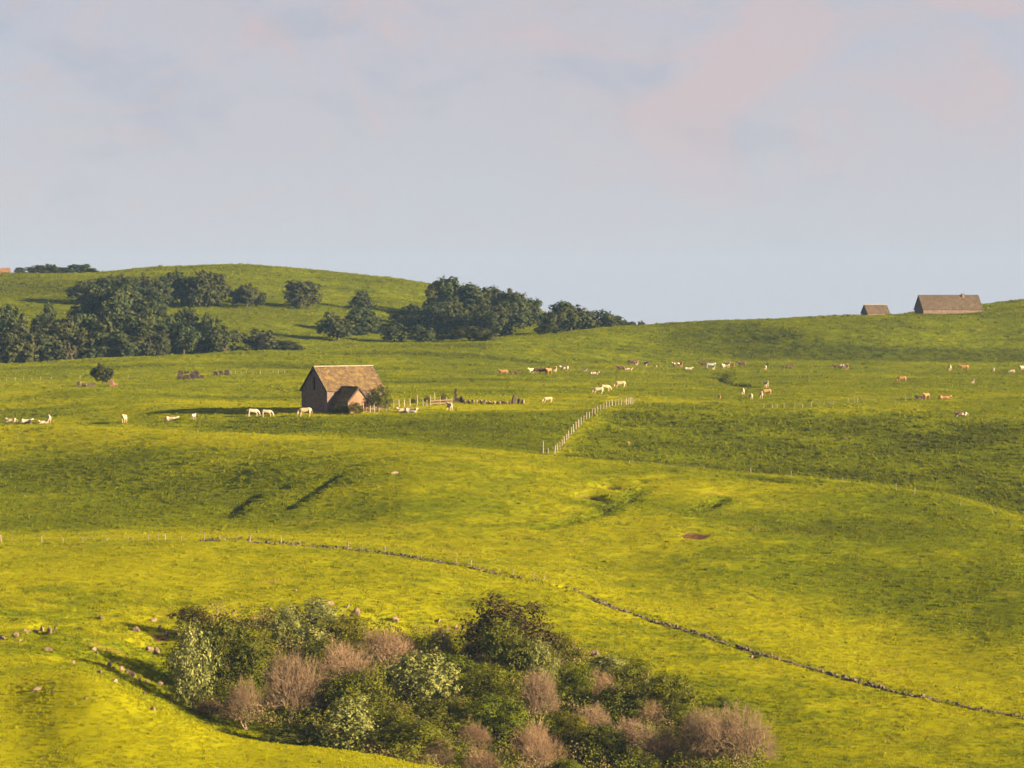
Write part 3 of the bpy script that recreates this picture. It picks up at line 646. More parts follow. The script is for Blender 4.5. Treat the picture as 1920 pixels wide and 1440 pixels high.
far_row([(1045, 570, 622, 56, 1180), (1072, 567, 622, 66, 1185), (1102, 578, 620, 56, 1190), (1130, 582, 618, 46, 1190), (1153, 592, 617, 36, 1190), (1174, 600, 614, 20, 1190)],
        'tree in the group ending at the right ridge, {n} crown from left', 'trees at the end of the wooded skyline')
far_row([(1187, 606, 613, 9, 1175), (1203, 608, 613, 10, 1175)], ['tiny bush on the skyline, left of the last two', 'tiny bush on the skyline, last one before open sky'], 'tiny skyline bushes', 'bush', 'bush')
far_row([(38, 501, 513, 20, 1425), (72, 497, 513, 34, 1428), (92, 495, 513, 34, 1430), (120, 501, 513, 36, 1432), (150, 495, 513, 40, 1432), (168, 502, 513, 26, 1432)],
        'tree on the top left skyline beyond the hill, {n} crown from the left edge', 'trees on the top left skyline')
p = at(193, 721); plant('tree', p, 38*scale_at(p.y), 40*scale_at(p.y), FAR[0], ('crown', 'trunk'), 'small round tree beside the pink ruin in the left pasture', 'tree')

# ------------------------------------------------------------------ thicket in the gully: (kind, x, base, width, height, label)
TH = [
 ('bare', 460, 1370, 76, 104, 'pale grey bare shrub, leftmost of the leafless ones in the thicket'),
 ('bare', 545, 1366, 124, 146, 'tall round bare tree with a pale forked trunk, left in the thicket'),
 ('bare', 640, 1300, 122, 96, 'rounded pinkish bare shrub directly right of the tall bare tree'),
 ('bare', 725, 1258, 108, 82, 'bare tan shrub below the shaded hollow at the thicket top'),
 ('bare', 828, 1238, 62, 62, 'dusky bare shrub at the thicket top edge left of dark tree'),
 ('bare', 880, 1252, 50, 62, 'small pink bare shrub just left of the tall dark tree'),
 ('silver', 362, 1332, 74, 146, 'tall narrow silvery leaved shrub at the left end of the thicket'),
 ('dark', 410, 1305, 150, 140, 'dark green bush behind the narrow silvery shrub at left'),
 ('brown', 362, 1200, 76, 56, 'brownish dry bush at the upper left corner of the thicket'),
 ('olive', 475, 1262, 110, 70, 'olive green bush above the tall bare tree'),
 ('silver', 578, 1228, 74, 50, 'low silvery shrub above the pinkish bare shrub'),
 ('silver', 535, 1218, 48, 76, 'upright yellowish silvery shrub at the top left of the thicket'),
 ('silver', 585, 1184, 92, 58, 'grey green shrub on the very top edge of the thicket left'),
 ('green', 648, 1216, 90, 58, 'bright green bush beneath the rocks at the thicket top'),
 ('silver', 660, 1428, 112, 112, 'large silvery leaved shrub at the bottom beside the yellow mound'),
 ('silver', 795, 1334, 122, 102, 'large cream silver shrub in the middle of the thicket'),
 ('olive', 675, 1372, 132, 112, 'broad olive bush below the pinkish bare shrub'),
 ('dark', 622, 1348, 72, 66, 'bluish dark bush between tall bare tree and olive bush'),
 ('dark', 545, 1412, 120, 52, 'low dark bush at the foot of the tall bare tree'),
 ('brown', 948, 1256, 146, 128, 'tallest dark brown green tree crowning the thicket top'),
 ('olive', 955, 1282, 112, 116, 'olive tree with pale tips in front of the tallest dark tree'),
 ('silver', 1015, 1296, 56, 90, 'bright silvery shrub right below the tallest dark tree'),
 ('olive', 1052, 1262, 66, 76, 'olive bush on the right flank of the tallest dark tree'),
 ('green', 850, 1304, 120, 70, 'green bush right of the large cream silver shrub'),
 ('green', 900, 1336, 124, 82, 'green bush under the olive tree in mid thicket'),
 ('green', 936, 1402, 106, 92, 'bright green bush low in the centre of the thicket'),
 ('green', 775, 1440, 140, 86, 'wide green bush at the bottom next to the large silvery shrub'),
 ('olive', 745, 1402, 90, 80, 'olive bush between the two large silvery shrubs'),
 ('olive', 835, 1380, 110, 70, 'dull olive bush below the large cream silver shrub'),
 ('bare', 890, 1414, 76, 60, 'small brown bare shrub in the lower middle of the thicket'),
 ('bare', 828, 1446, 66, 70, 'thin bare shrub at bottom edge right of the wide green bush'),
 ('bare', 1010, 1362, 84, 108, 'bare pink shrub beneath the bright silvery one'),
 ('bare', 1005, 1452, 100, 112, 'big bare tan shrub at the bottom centre right'),
 ('bare', 905, 1462, 86, 66, 'bare shrub cut by the bottom edge left of the big tan one'),
 ('green', 1072, 1338, 74, 86, 'deep green bush right of the bare pink shrub'),
 ('silver', 1140, 1280, 84, 48, 'silvery shrub on the upper right edge of the thicket'),
 ('bare', 1125, 1332, 92, 76, 'reddish bare shrub below the upper right silvery shrub'),
 ('dark', 1165, 1362, 110, 80, 'dark olive bush in the right half beside the reddish bare shrub'),
 ('green', 1190, 1298, 72, 58, 'green bush between the two pale shrubs on the upper right edge'),
 ('green', 1258, 1362, 112, 92, 'large green bush on the right edge above the brown domes'),
 ('silver', 1248, 1312, 86, 36, 'low silvery fringe shrub on top of the large right green bush'),
 ('bare', 1105, 1392, 84, 74, 'pale pink bare shrub at the left end of the bare diagonal strip'),
 ('bare', 1180, 1418, 116, 74, 'bare brown shrub in the middle of the bare diagonal strip'),
 ('green', 1062, 1408, 80, 66, 'green bush below the deep green one, right of the big tan shrub'),
 ('dark', 1128, 1436, 92, 74, 'dark green bush under the bare diagonal strip'),
 ('bare', 1252, 1446, 110, 92, 'bare shrub at the right end of the bare diagonal strip'),
 ('dark', 1200, 1462, 74, 62, 'dark bush at the bottom edge, farthest right of the green ones'),
 ('bare', 1318, 1446, 104, 122, 'rounded brown bare shrub, left of the two big domes at right'),
 ('bare', 1390, 1450, 118, 132, 'big rounded brown bare shrub at the right end of the thicket'),
 ('green', 1356, 1328, 34, 22, 'tiny green bush peeking over the two brown domes at right'),
 ('green', 1062, 1468, 78, 52, 'green bush at the bottom edge right of the big tan shrub'),
 ('bare', 1215, 1372, 60, 60, 'small bare shrub left below the large right green bush'),
 ('bare', 605, 1416, 100, 20, 'low dry brush along the yellow mound below the silvery shrub'),
 ('bare', 385, 1344, 76, 30, 'low brown brush at the foot of the narrow silvery shrub'),
 ('olive', 990, 1250, 60, 50, 'small olive bush tucked against the tallest dark tree'),
 ('dark', 600, 1262, 90, 60, 'dark bush behind the rounded pinkish bare shrub'),
 ('green', 770, 1288, 80, 60, 'green bush right of the bare tan shrub at the top'),
 ('bare', 700, 1426, 60, 22, 'low dry brush right of the large silvery shrub at bottom'),
 ('green', 1290, 1390, 60, 66, 'green bush squeezed left of the two brown domes'),
]
cnt = {}
for kind, x, base, wd_, hg_, lab in TH:
    k = cnt.get(kind, 0); cnt[kind] = k+1
    ym = float(np.interp(x, [300, 450, 600, 800, 1000], [362, 360, 357, 353, 0])) if x < 1000 else 0.0
    p = at(x, min(base, 1436), None, ym)
    if base > 1436:
        Yb = p.y-(base-1436)*0.28; p = ground(x, Yb)
    s = scale_at(p.y)
    if kind == 'bare':
        lm, tw = BARE[k % 7]; plant('bare_shrub', p, hg_*s*0.98, wd_*s*1.14, (lm, tw), ('limbs', 'twigs'), lab, 'shrub', 'leafless shrubs in the gully thicket')
    else:
        pr = LEAFY[kind]; plant({'silver': 'silvery_shrub', 'dark': 'dark_bush', 'green': 'green_bush', 'olive': 'olive_bush', 'brown': 'brown_bush'}[kind], p-Vector((0, 0, 0.1)), hg_*s*1.08, wd_*s*1.16, pr[k % len(pr)], ('foliage', 'stems'), lab, 'shrub', 'leafy shrubs in the gully thicket')
# tangled undergrowth filling the gully between the shrubs
ug = np.random.default_rng(55); nu = 110000
upoly = [(330, 1190), (420, 1170), (560, 1165), (700, 1195), (860, 1205), (960, 1195), (1060, 1235), (1200, 1290), (1310, 1340), (1420, 1380), (1440, 1470), (900, 1500), (640, 1425), (480, 1392), (390, 1352), (335, 1290)]
ux_, uy_ = ug.uniform(320, 1450, nu*3), ug.uniform(350, 436, nu*3)
def inside(px, py):
    c = np.zeros(len(px), bool)
    for (x0, y0), (x1, y1) in zip(upoly, upoly[1:]+upoly[:1]):
        if y0 == y1: continue
        cond = ((y0 > py) != (y1 > py)) & (px < (x1-x0)*(py-y0)/(y1-y0)+x0); c ^= cond
    return c
wx_ = (ux_-960)/FPX*uy_; wz_ = sample(Z, wx_, uy_)
spy = 720-FPX*np.tan(np.arctan2(wz_, uy_)+PITCH)
ok = inside(ux_, spy); wx_, uy_, wz_ = wx_[ok][:nu], uy_[ok][:nu], wz_[ok][:nu]
hh_ = np.clip(1.7+3.2*vnoise(wx_/2.6, uy_/2.6, 61)+1.6*vnoise(wx_/1.1, uy_/1.1, 62), 0.15, 3.8)
P_ = np.stack([wx_, uy_, wz_+hh_*ug.uniform(0.25, 1.0, len(wx_))**0.6], -1)
Nn_ = ug.normal(size=P_.shape)*0.6+np.array([0.3, -0.3, 0.8])
Vv, Ff = leaf_cloud(P_, Nn_/np.linalg.norm(Nn_, axis=1, keepdims=True), 0.11, ug)
tag(link('undergrowth', mesh_np('undergrowth_mesh', Vv, Ff, M['scrub'], face_attr=ug.uniform(0, 1, len(P_)))), 'tangled low green undergrowth between the shrubs of the gully', 'undergrowth', kind='stuff')
# shrub and saplings by the barn; low clumps added for shrubs and fence shadow below the annex
for x, base, w_, h_, lab in ((640, 776, 36, 18, 'low dark bush clump at the foot of the barn annex, left one'), (666, 777, 36, 23, 'low dark bush clump under the annex gable')):
    p = at(x, base); s = scale_at(p.y); plant('dark_clump', p, h_*s, w_*s, LEAFY['dark'][1], ('foliage', 'stems'), lab, 'weeds', 'dark clumps by the barn')
p = at(708, 772); s = scale_at(p.y)
plant('green_bush', p, 50*s, 62*s, LEAFY['dark'][0], ('foliage', 'stems'), 'round green bush against the right corner of the stone barn', 'shrub')
for x, base, h, lab in ((800, 757, 15, 'small dark sapling behind the barn yard posts, left of three'), (831, 756, 19, 'tallest dark sapling behind the barn yard posts'), (775, 758, 12, 'low dark sapling nearest the barn behind the posts')):
    p = at(x, base); s = scale_at(p.y); plant('sapling', p, h*s, 13*s, LEAFY['dark'][2], ('crown', 'trunk'), lab, 'sapling', 'saplings behind the yard')

# ------------------------------------------------------------------ rocks
def rock_mesh(seed, m):
    import bmesh
    bm = bmesh.new(); bmesh.ops.create_icosphere(bm, subdivisions=2, radius=0.5); r = random.Random(seed)
    pl = [(Vector((r.gauss(0, 1), r.gauss(0, 1), r.gauss(0, .8))).normalized(), r.uniform(0.18, 0.36)) for _ in range(8)]
    for v in bm.verts:
        for n, d in pl:
            e = v.co.dot(n)-d
            if e > 0: v.co -= n*e*0.92
        v.co += Vector((r.uniform(-1, 1), r.uniform(-1, 1), r.uniform(-1, 1)))*0.018
    me = bpy.data.meshes.new('rock_mesh'); bm.to_mesh(me); bm.free(); me.materials.append(m); return me
ROCKS = [rock_mesh(s, M['rock']) for s in range(5)]; DROCKS = [rock_mesh(50+s, M['dark_rock']) for s in range(3)]
def rock(px, py, w_, h_, label, group=None, dark=False, name='boulder', k=[0], cat='rock'):
    p = at(px, py); s = scale_at(p.y); k[0] += 1
    o = link(name, (DROCKS if dark else ROCKS)[k[0] % (3 if dark else 5)])
    o.location = p+Vector((0, 0, h_*s*0.22)); o.scale = (w_*s*1.05, w_*s*random.uniform(0.6, 0.95), h_*s*1.25)
    o.rotation_euler = (random.uniform(-.25, .25), random.uniform(-.25, .25), random.uniform(0, 6.28)); tag(o, label, cat, group); return o
G1 = 'boulders at the left edge'; G2 = 'boulders on the left bank'; G3 = 'rocks above the thicket'
for k, (x, y, w_, h_) in enumerate([(4, 1199, 22, 10), (30, 1197, 18, 12), (48, 1186, 14, 10), (66, 1188, 16, 11), (80, 1186, 14, 13), (92, 1190, 20, 18), (104, 1184, 9, 12), (38, 1204, 12, 7)]):
    rock(x, y, w_, h_, 'pale boulder in the row at the left edge, %s from left' % ORD[k if k < 8 else 7], G1)
for k, (x, y, w_, h_) in enumerate(sorted([(90, 1222, 20, 9), (175, 1221, 14, 10), (182, 1226, 8, 6), (205, 1252, 14, 14), (212, 1256, 9, 9), (186, 1264, 18, 9), (228, 1258, 12, 12), (240, 1266, 14, 12), (250, 1272, 13, 12), (262, 1280, 11, 11), (214, 1282, 20, 12),
                                    (276, 1282, 10, 9), (300, 1286, 14, 9), (320, 1312, 16, 12), (138, 1246, 12, 10), (68, 1296, 22, 10), (160, 1315, 9, 7), (285, 1334, 14, 9), (270, 1302, 12, 7), (100, 1302, 10, 6)])):
    rock(x, y, w_, h_, '%s rock from the left among those scattered down the left bank' % ORD[k], G2)
for x, y, w_, h_, lab in ((190, 1164, 18, 9, 'small rock in the bright grass above the left bank shadow'), (256, 1186, 22, 12, 'flat pale rock left of the dry bush corner'), (300, 1184, 16, 14, 'upright pale rock touching the upper left of the thicket'), (312, 1196, 12, 14, 'narrow rock under the upright pale one by the thicket'),
                          (280, 1222, 18, 14, 'orange lit block on the bank at the shadow tip, left one'), (295, 1228, 13, 20, 'tall orange lit block at the tip of the bank shadow'), (330, 1240, 12, 10, 'small pink rock beside the narrow silvery shrub'), (288, 1167, 14, 8, 'small stone in bright grass above the upright pale rock'),
                          (478, 1205, 9, 12, 'pink stone on the grass slope within the thicket top'), (618, 1136, 22, 9, 'flat rock on the rim at the thicket top'), (652, 1143, 10, 12, 'dark upright rim rock above the thicket'), (668, 1156, 18, 16, 'largest pale rim rock above the thicket'), (644, 1163, 14, 16, 'grey rock just under the thicket rim'),
                          (740, 1170, 26, 12, 'grey rock in the shaded hollow at the thicket top'), (555, 1108, 8, 5, 'small dark stone on the bright slope above the thicket'), (508, 1150, 12, 9, 'dark stone left on the thicket rim'),
                          (1075, 1212, 18, 14, 'rock on the earthy bank right of the tallest dark tree'), (1085, 1228, 20, 16, 'pinkish rock lower on the earthy bank right of tallest tree'), (1064, 1225, 14, 16, 'rock on the left of the earthy bank by tallest tree'), (1115, 1232, 18, 16, 'single brown boulder above the upper right silvery shrub'),
                          (822, 1168, 14, 7, 'flat stone in the grass above the shaded hollow'), (855, 1180, 10, 8, 'little stone in the grass left of the tallest dark tree'), (740, 890, 16, 7, 'lone pale stone on the middle slope'),
                          (1178, 836, 10, 9, 'white stone in the rough field near the diagonal fence'), (1585, 825, 9, 6, 'small pale stone in the rough right field'), (1675, 935, 9, 5, 'small pale stone under the right fence posts'), (1410, 1234, 14, 6, 'dark stone on the lower right meadow')):
    rock(x, y, w_, h_, lab, G3 if y > 1100 and x > 300 else None)

# ------------------------------------------------------------------ dry stone wall running down the slope
WP = [(380, 1015), (420, 1016), (470, 1018), (560, 1024), (640, 1030), (700, 1037), (780, 1048), (850, 1060), (930, 1078), (1000, 1090), (1060, 1103), (1110, 1125), (1160, 1145), (1260, 1177), (1370, 1212), (1480, 1243), (1590, 1276), (1700, 1304), (1810, 1327), (1935, 1347)]
wpts = [at(x, y) for x, y in WP]
wall = empty('dry_stone_wall', wpts[4]); tag(wall, kind='thing'); tag(wall, 'low broken dry stone wall running down across the meadow to the right edge', 'stone wall')
mb = MB()
seg = [(wpts[i+1]-wpts[i]).length for i in range(len(wpts)-1)]; tot = sum(seg); dd = 0.0
while dd < tot:
    t = dd; i = 0
    while i < len(seg)-1 and t > seg[i]: t -= seg[i]; i += 1
    p = wpts[i].lerp(wpts[i+1], t/seg[i]); f = dd/tot; px_ = WP[i][0]+(WP[i+1][0]-WP[i][0])*t/seg[i]
    den = 0.95
    if px_ < 470: den = 0.25 if not 385 < px_ < 412 else 1.0
    elif px_ < 520: den = 0.55
    elif 930 < px_ < 1110: den = 0.34
    elif 860 < px_ < 930 or 1110 < px_ < 1190: den = 0.6
    elif px_ > 1830: den = 0.7
    gap = 0.35+0.65*float(vnoise(np.array([dd/5.0]), np.array([3.3]), 77)[0]+0.5)
    for row_ in range(2):
        for side in (-0.22, 0.22):
            if random.random() < den*(0.9, 0.22)[row_]*(0.35+0.75*gap):
                x = p.x+random.uniform(-.12, .12)+side*0.35; y = p.y+side+random.uniform(-.1, .1)
                z = height(x, y)
                d = (random.uniform(.18, .4), random.uniform(.18, .32), random.uniform(.12, .26))
                mb.box((x-wpts[4].x, y-wpts[4].y, z-wpts[4].z+0.06+row_*0.20), d, random.uniform(0, 3), 0.05)
    dd += 0.36
tag(link('wall_stones', mb.mesh('wall_stones_mesh', M['wall_stone']), wall), kind='stuff')

# ------------------------------------------------------------------ fences
def post_mesh(seed):
    r = random.Random(seed); mb = MB(); n = 6; lean = r.uniform(-.03, .03)
    mb.tube((0, 0, -0.3), (lean, 0, 0.96), 0.5, 0.44, n); mb.tube((lean, 0, 0.96), (lean, 0, 1.0), 0.44, 0.25, n)
    return mb.mesh('post_mesh', M['post'])
POSTS = [post_mesh(s) for s in range(3)]
def fence(pts, heights, label, cat='fence', wires=2, rad=0.08, rails=False, group=None, name='fence'):
    P = [at(x, y) for x, y in pts]; e = empty(name, P[0]); tag(e, label, cat, group)
    tops = []
    for k, (p, (x, y)) in enumerate(zip(P, pts)):
        h = (heights[k] if isinstance(heights, (list, tuple)) else heights)*random.uniform(0.88, 1.1)
        o = link('post', POSTS[k % 3], e); o.location = p-P[0]; o.scale = (rad*2, rad*2, h); o.rotation_euler = (random.uniform(-.07, .07), random.uniform(-.07, .07), random.uniform(0, 6)); tops.append((p-P[0], h))
    for wv in range(wires):
        mb = MB(); f = (0.85, 0.5)[wv % 2]
        for (a, ha), (b, hb) in zip(tops[:-1], tops[1:]): mb.tube(a+Vector((0, 0, ha*f)), b+Vector((0, 0, hb*f)), 0.006, 0.006, 3)
        link('wire', mb.mesh('wire_mesh', M['wire']), e)
    return e, tops
# diagonal fence with close pale posts
dp = []
path = [(1040, 852), (1054, 838), (1066, 822), (1080, 806), (1094, 793), (1110, 781), (1126, 771), (1142, 764), (1160, 761), (1174, 760), (1186, 759)]
for k in range(31):
    t = k/30*(len(path)-1); i = min(int(t), len(path)-2); u = t-i
    dp.append((path[i][0]+(path[i+1][0]-path[i][0])*u, path[i][1]+(path[i+1][1]-path[i][1])*u))
fence([(1018, 851), (1027, 852)] + dp, [1.8, 1.0]+[1.3]*31, 'pale wooden post fence climbing diagonally between the two middle fields', rad=0.11)
fence([(x, y) for x, y in ((2, 1017), (22, 1017), (78, 1018), (118, 1017), (155, 1017), (200, 1016), (240, 1015), (277, 1014), (296, 1014), (310, 1014), (340, 1014), (383, 1014), (412, 1014), (448, 1015), (469, 1017), (527, 1019), (562, 1021), (653, 1028), (680, 1031), (722, 1036), (790, 1047), (855, 1058), (883, 1062), (962, 1080), (1000, 1086), (1020, 1090))],
      [1.0, .6, .95, .6, .95, .6, .6, .95, .9, .9, .6, 1.1, .6, .7, 1.0, .9, .5, .9, .6, .8, .5, .8, .85, .7, .8, .6], 'thin old post fence along the left part of the dry stone wall', rad=0.06)
fence([(1180, 872), (1320, 880), (1408, 888), (1483, 895), (1580, 903), (1680, 919), (1715, 928), (1800, 948), (1860, 962)], [.6, .6, .9, 1.0, .6, 1.0, .9, .6, .6], 'sparse wire fence along the lower edge of the rough right field', rad=0.05)
fence([(1432, 766), (1448, 766), (1457, 765), (1470, 766), (1490, 766), (1505, 765), (1521, 764), (1532, 763), (1545, 762), (1558, 761), (1562, 761), (1590, 757), (1602, 756), (1608, 756), (1640, 755), (1678, 754), (1698, 753), (1730, 751)], 0.95, 'weathered post fence crossing the far cattle pasture at right', rad=0.06)
fence([(405, 702), (416, 702), (425, 702), (433, 702), (441, 702), (452, 702), (462, 702), (475, 702), (488, 702), (500, 702), (512, 702), (522, 701), (534, 701)], 0.95, 'row of short posts right of the dark ruined wall', rad=0.07)
fence([(12, 714), (28, 714), (44, 713), (60, 713), (76, 713), (96, 713), (150, 711), (240, 709), (330, 706)], 0.8, 'faint post fence across the far left pasture', rad=0.06)
# barn yard
yard = [(682, 774, 1.25), (694, 774, 1.05), (702, 774, 1.2), (711, 774, 1.15), (724, 772, 1.1), (729, 769, 1.6), (738, 764, 1.1), (748, 763, 1.15), (758, 763, 1.05), (769, 763, 1.1), (782, 762, 1.6), (793, 762, 1.1), (800, 763, 1.0), (807, 762, 1.65), (816, 760, 1.75), (825, 761, 1.4), (837, 760, 1.0), (847, 760, 1.3)]
ye, yt = fence([(a, b) for a, b, c in yard], [c*1.25 for a, b, c in yard], 'tall irregular stake fence of the yard right of the stone barn', rad=0.10, wires=1)
for k in (13, 15):
    for f in (0.35, 0.72):
        mb = MB(); (a, ha), (b, hb) = yt[k], yt[min(k+2, len(yt)-1)]
        d = b-a; mb.box((0, 0, 0), (d.length, 0.04, 0.22)); o = link('rail', mb.mesh('rail_mesh', M['plank']), ye)
        o.location = (a+b)/2+Vector((0, -0.1, 1.35*f)); o.rotation_euler = (0, 0, math.atan2(d.y, d.x))

# ------------------------------------------------------------------ buildings
def gable_house(e, L_, W_, he, hr, wall_m, roof_m, over=0.25, cut=None, prefix='', sink=1.2, gables=(True, True), ridge_m=None, verge_m=None):
    """walls as a solid gabled block, slate roof in courses on both slopes, ridge cap and dark verge edges; long axis local x"""
    x0, x1, w2 = -L_/2, L_/2, W_/2
    pts = [(x, y, z) for x in (x0, x1) for y, z in ((-w2, -sink), (w2, -sink), (w2, he), (0, hr), (-w2, he))]
    wm = MB().poly(pts, [[4, 3, 2, 1, 0], [5, 6, 7, 8, 9], [0, 1, 6, 5], [1, 2, 7, 6], [4, 0, 5, 9], [2, 3, 8, 7], [3, 4, 9, 8]]).mesh('wall_mesh', wall_m)
    wob = link(prefix+'wall', wm, e)
    if cut:
        cm = MB().box(*cut).mesh('cut', wall_m); co = link('cut', cm); co.parent = e
        b = wob.modifiers.new('b', 'BOOLEAN'); b.object = co; b.operation = 'DIFFERENCE'; b.solver = 'EXACT'
        bpy.context.view_layer.update(); dg = bpy.context.evaluated_depsgraph_get()
        nm = bpy.data.meshes.new_from_object(wob.evaluated_get(dg)); wob.modifiers.clear(); wob.data = nm
        bpy.data.objects.remove(co)
    sl_len = math.hypot(w2, hr-he); ux, uz = w2/sl_len, (hr-he)/sl_len
    for s in (-1, 1):
        base = MB(); t = 0.10; ov = over
        def pt(x, d, h): # d: distance down the slope from the ridge, h: height off the rafters
            return (x, s*(ux*d+uz*h), hr-uz*d+ux*h)
        a, b_ = x0-ov, x1+ov; D_ = sl_len+ov
        q = [pt(a, 0, .01), pt(b_, 0, .01), pt(b_, D_, .01), pt(a, D_, .01), pt(a, 0, t), pt(b_, 0, t), pt(b_, D_, t), pt(a, D_, t)]
        base.poly(q, [[0, 1, 2, 3], [7, 6, 5, 4], [0, 4, 5, 1], [1, 5, 6, 2], [2, 6, 7, 3], [3, 7, 4, 0]])
        ro = link(prefix+'roof_slope', base.mesh('roof_mesh', roof_m), e)
        sm = MB(); nrow = max(5, int(D_/0.34)); ncol = max(8, int((b_-a)/0.42))
        for r_ in range(nrow):
            d0, d1 = D_*r_/nrow-0.05, D_*(r_+1)/nrow+0.03; d0 = max(d0, 0.02); off = (r_ % 2)*0.5
            for c_ in range(ncol+1):
                xa, xb = a+(b_-a)*(c_-off)/ncol, a+(b_-a)*(c_+1-off)/ncol
                xa, xb = max(xa, a-.01), min(xb, b_+.01)
                if xb-xa < 0.05: continue
                h = random.uniform(.0, .03); dx = random.uniform(-.012, .012); dd_ = d1+random.uniform(-.05, .03)
                w_ = [pt(xa+.012+dx, d0, t+.005), pt(xb-.012+dx, d0, t+.005), pt(xb-.012+dx, dd_, t+.04+h), pt(xa+.012+dx, dd_, t+.04+h), pt(xb-.012+dx, dd_, t+.006), pt(xa+.012+dx, dd_, t+.006)]
                sm.poly(w_, [[3, 2, 1, 0], [5, 4, 2, 3], [0, 5, 3], [1, 2, 4]])
        tag(link('slates', sm.mesh('slates_mesh', roof_m), ro), kind='stuff')
        if verge_m:
            for x in (a-.03, b_+.03):
                v = MB(); q = [pt(x-.03, .05, -.16), pt(x+.03, .05, -.16), pt(x+.03, D_, -.16), pt(x-.03, D_, -.16), pt(x-.03, .05, t+.05), pt(x+.03, .05, t+.05), pt(x+.03, D_, t+.05), pt(x-.03, D_, t+.05)]
                v.poly(q, [[0, 1, 2, 3], [7, 6, 5, 4], [0, 4, 5, 1], [1, 5, 6, 2], [2, 6, 7, 3], [3, 7, 4, 0]]); link(prefix+'verge_board', v.mesh('verge_mesh', verge_m), e)
    rc = MB(); k = 0; x = x0-over
    while x < x1+over-0.1:
        rc.box((x+.25, 0, hr+0.14+random.uniform(-.012, .012)), (0.48, 0.42, 0.14), 0, 0.012); x += 0.5
    link(prefix+'ridge_cap', rc.mesh('ridge_mesh', ridge_m or roof_m), e)
    return wob
p = at(643, 769); TH_ = R(40)
barn = empty('stone_barn', p, TH_); tag(barn, 'old stone barn with steep mossy slate roof and low side annex', 'barn')
gable_house(barn, 12.4, 7.3, 3.5, 7.5, M['barn_wall'], M['slate'], cut=((-6.2, 0.1, 4.7), (0.7, 0.75, 2.3)), ridge_m=M['ridge'], verge_m=M['verge'])
link('loft_hatch', MB().box((-5.92, 0.1, 4.7), (0.06, 0.72, 2.26)).mesh('hatch_mesh', M['dark']), barn)
# annex is built as a block turned 90 degrees: front gable faces the lit side
ann = empty('annex', (0, 0, 0)); ann.parent = barn
def bake(e, parent, mtx):
    for c in [o for o in bpy.data.objects if o.parent == e]:
        c.data = c.data.copy() if c.data.users > 1 else c.data
        c.data.transform(mtx); c.parent = parent
        for g in [o for o in bpy.data.objects if o.parent == c]: g.data.transform(mtx)
    bpy.data.objects.remove(e)
gable_house(ann, 5.6, 4.5, 1.75, 4.05, M['annex_wall'], M['slate'], over=0.2, prefix='annex_', verge_m=M['verge'])
bake(ann, barn, Matrix.Translation((-2.5, -3.65-1.15, 0)) @ Matrix.Rotation(math.pi/2, 4, 'Z'))

p = ground(1778, 1196); p.z = 1196*ray(1778, 582)[2]/ray(1778, 582)[1]
hut = empty('long_stone_hut', p, R(15)); tag(hut, 'long low stone shepherd hut with brown roof and chimney on right ridge', 'hut')
gable_house(hut, 19.2, 7.5, 0.3, 4.55, M['barn_wall'], M['hut_roof'], over=0.2, sink=2.5, ridge_m=M['hut_roof'], verge_m=M['verge'])
ch = link('chimney', MB().box((4.6, -0.35, 4.4), (0.9, 0.8, 1.3)).box((4.6, -0.35, 5.1), (1.05, 0.95, 0.12)).mesh('chimney_mesh', M['barn_wall']), hut)
p = ground(1641, 1182); p.z = 1182*ray(1641, 592)[2]/ray(1641, 592)[1]
hut2 = empty('small_stone_hut', p, R(20)); tag(hut2, 'small stone hut with brown roof left of the long hut on ridge', 'hut')
gable_house(hut2, 7.2, 4.6, 0.8, 3.2, M['barn_wall'], M['hut_roof'], over=0.15, sink=2.0, ridge_m=M['ridge'], verge_m=M['verge'])
p = ground(4, 1424); fh = empty('far_house', p-Vector((0, 0, .3)), R(15)); tag(fh, 'tiny pinkish house on the skyline at the top left edge', 'house')
gable_house(fh, 5.5, 4, 0.9, 2.2, M['annex_wall'], M['annex_wall'], sink=2)

# ------------------------------------------------------------------ ruins and rubble (stone by stone)
def ruin(name, spec, label, m, cat='ruin'):
    """spec: list of picture positions (x, base, width px, height px): irregular stone piers and broken courses, each stone a part"""
    p0 = at(spec[0][0], spec[0][1]); e = empty(name, p0); tag(e, label, cat, None, 'thing')
    for x, y, w_, h_ in spec:
        p = at(x, y); s = scale_at(p.y); wm, hm = w_*s, h_*s; z = -0.2; row_ = 0
        while z < hm:
            n = max(1, int(wm/0.9)); hh = random.uniform(.35, .55)
            ww = wm*(1-0.25*max(z, 0)/max(hm, .1))
            for k in range(n):
                if z > hm*0.5 and random.random() < 0.2: continue
                mb = MB(); mb.box((0, 0, 0), (ww/n*random.uniform(.88, 1.0), random.uniform(.5, .8), hh*.97), 0, 0.05)
                o = link('stone', mb.mesh('stone_mesh', m), e)
                o.location = (p.x-p0.x+(k+.5-n/2)*ww/n+(row_ % 2)*0.1, p.y-p0.y+random.uniform(-.1, .1), p.z-p0.z+z+hh/2); o.rotation_euler = (0, 0, random.uniform(-.15, .15))
            z += hh; row_ += 1
    return e
ruin('ruined_wall', [(338, 712, 12, 14), (350, 712, 12, 17), (360, 711, 9, 11), (368, 711, 11, 15), (378, 710, 10, 10)], 'dark ruined wall with jagged top, left of the row of short posts', M['dark_rock'])
ruin('ruined_wall', [(404, 706, 9, 8), (414, 705, 9, 10), (425, 704, 10, 9)], 'small dark ruin fragment between jagged wall and short posts', M['dark_rock'])
ruin('ruined_wall', [(148, 726, 8, 9), (157, 725, 10, 10), (170, 726, 16, 4)], 'low reddish ruin left of the small round tree', M['wall_stone'])
ruin('ruined_wall', [(209, 725, 9, 12), (217, 725, 8, 9)], 'pink stone ruin right of the small round tree', M['annex_wall'])
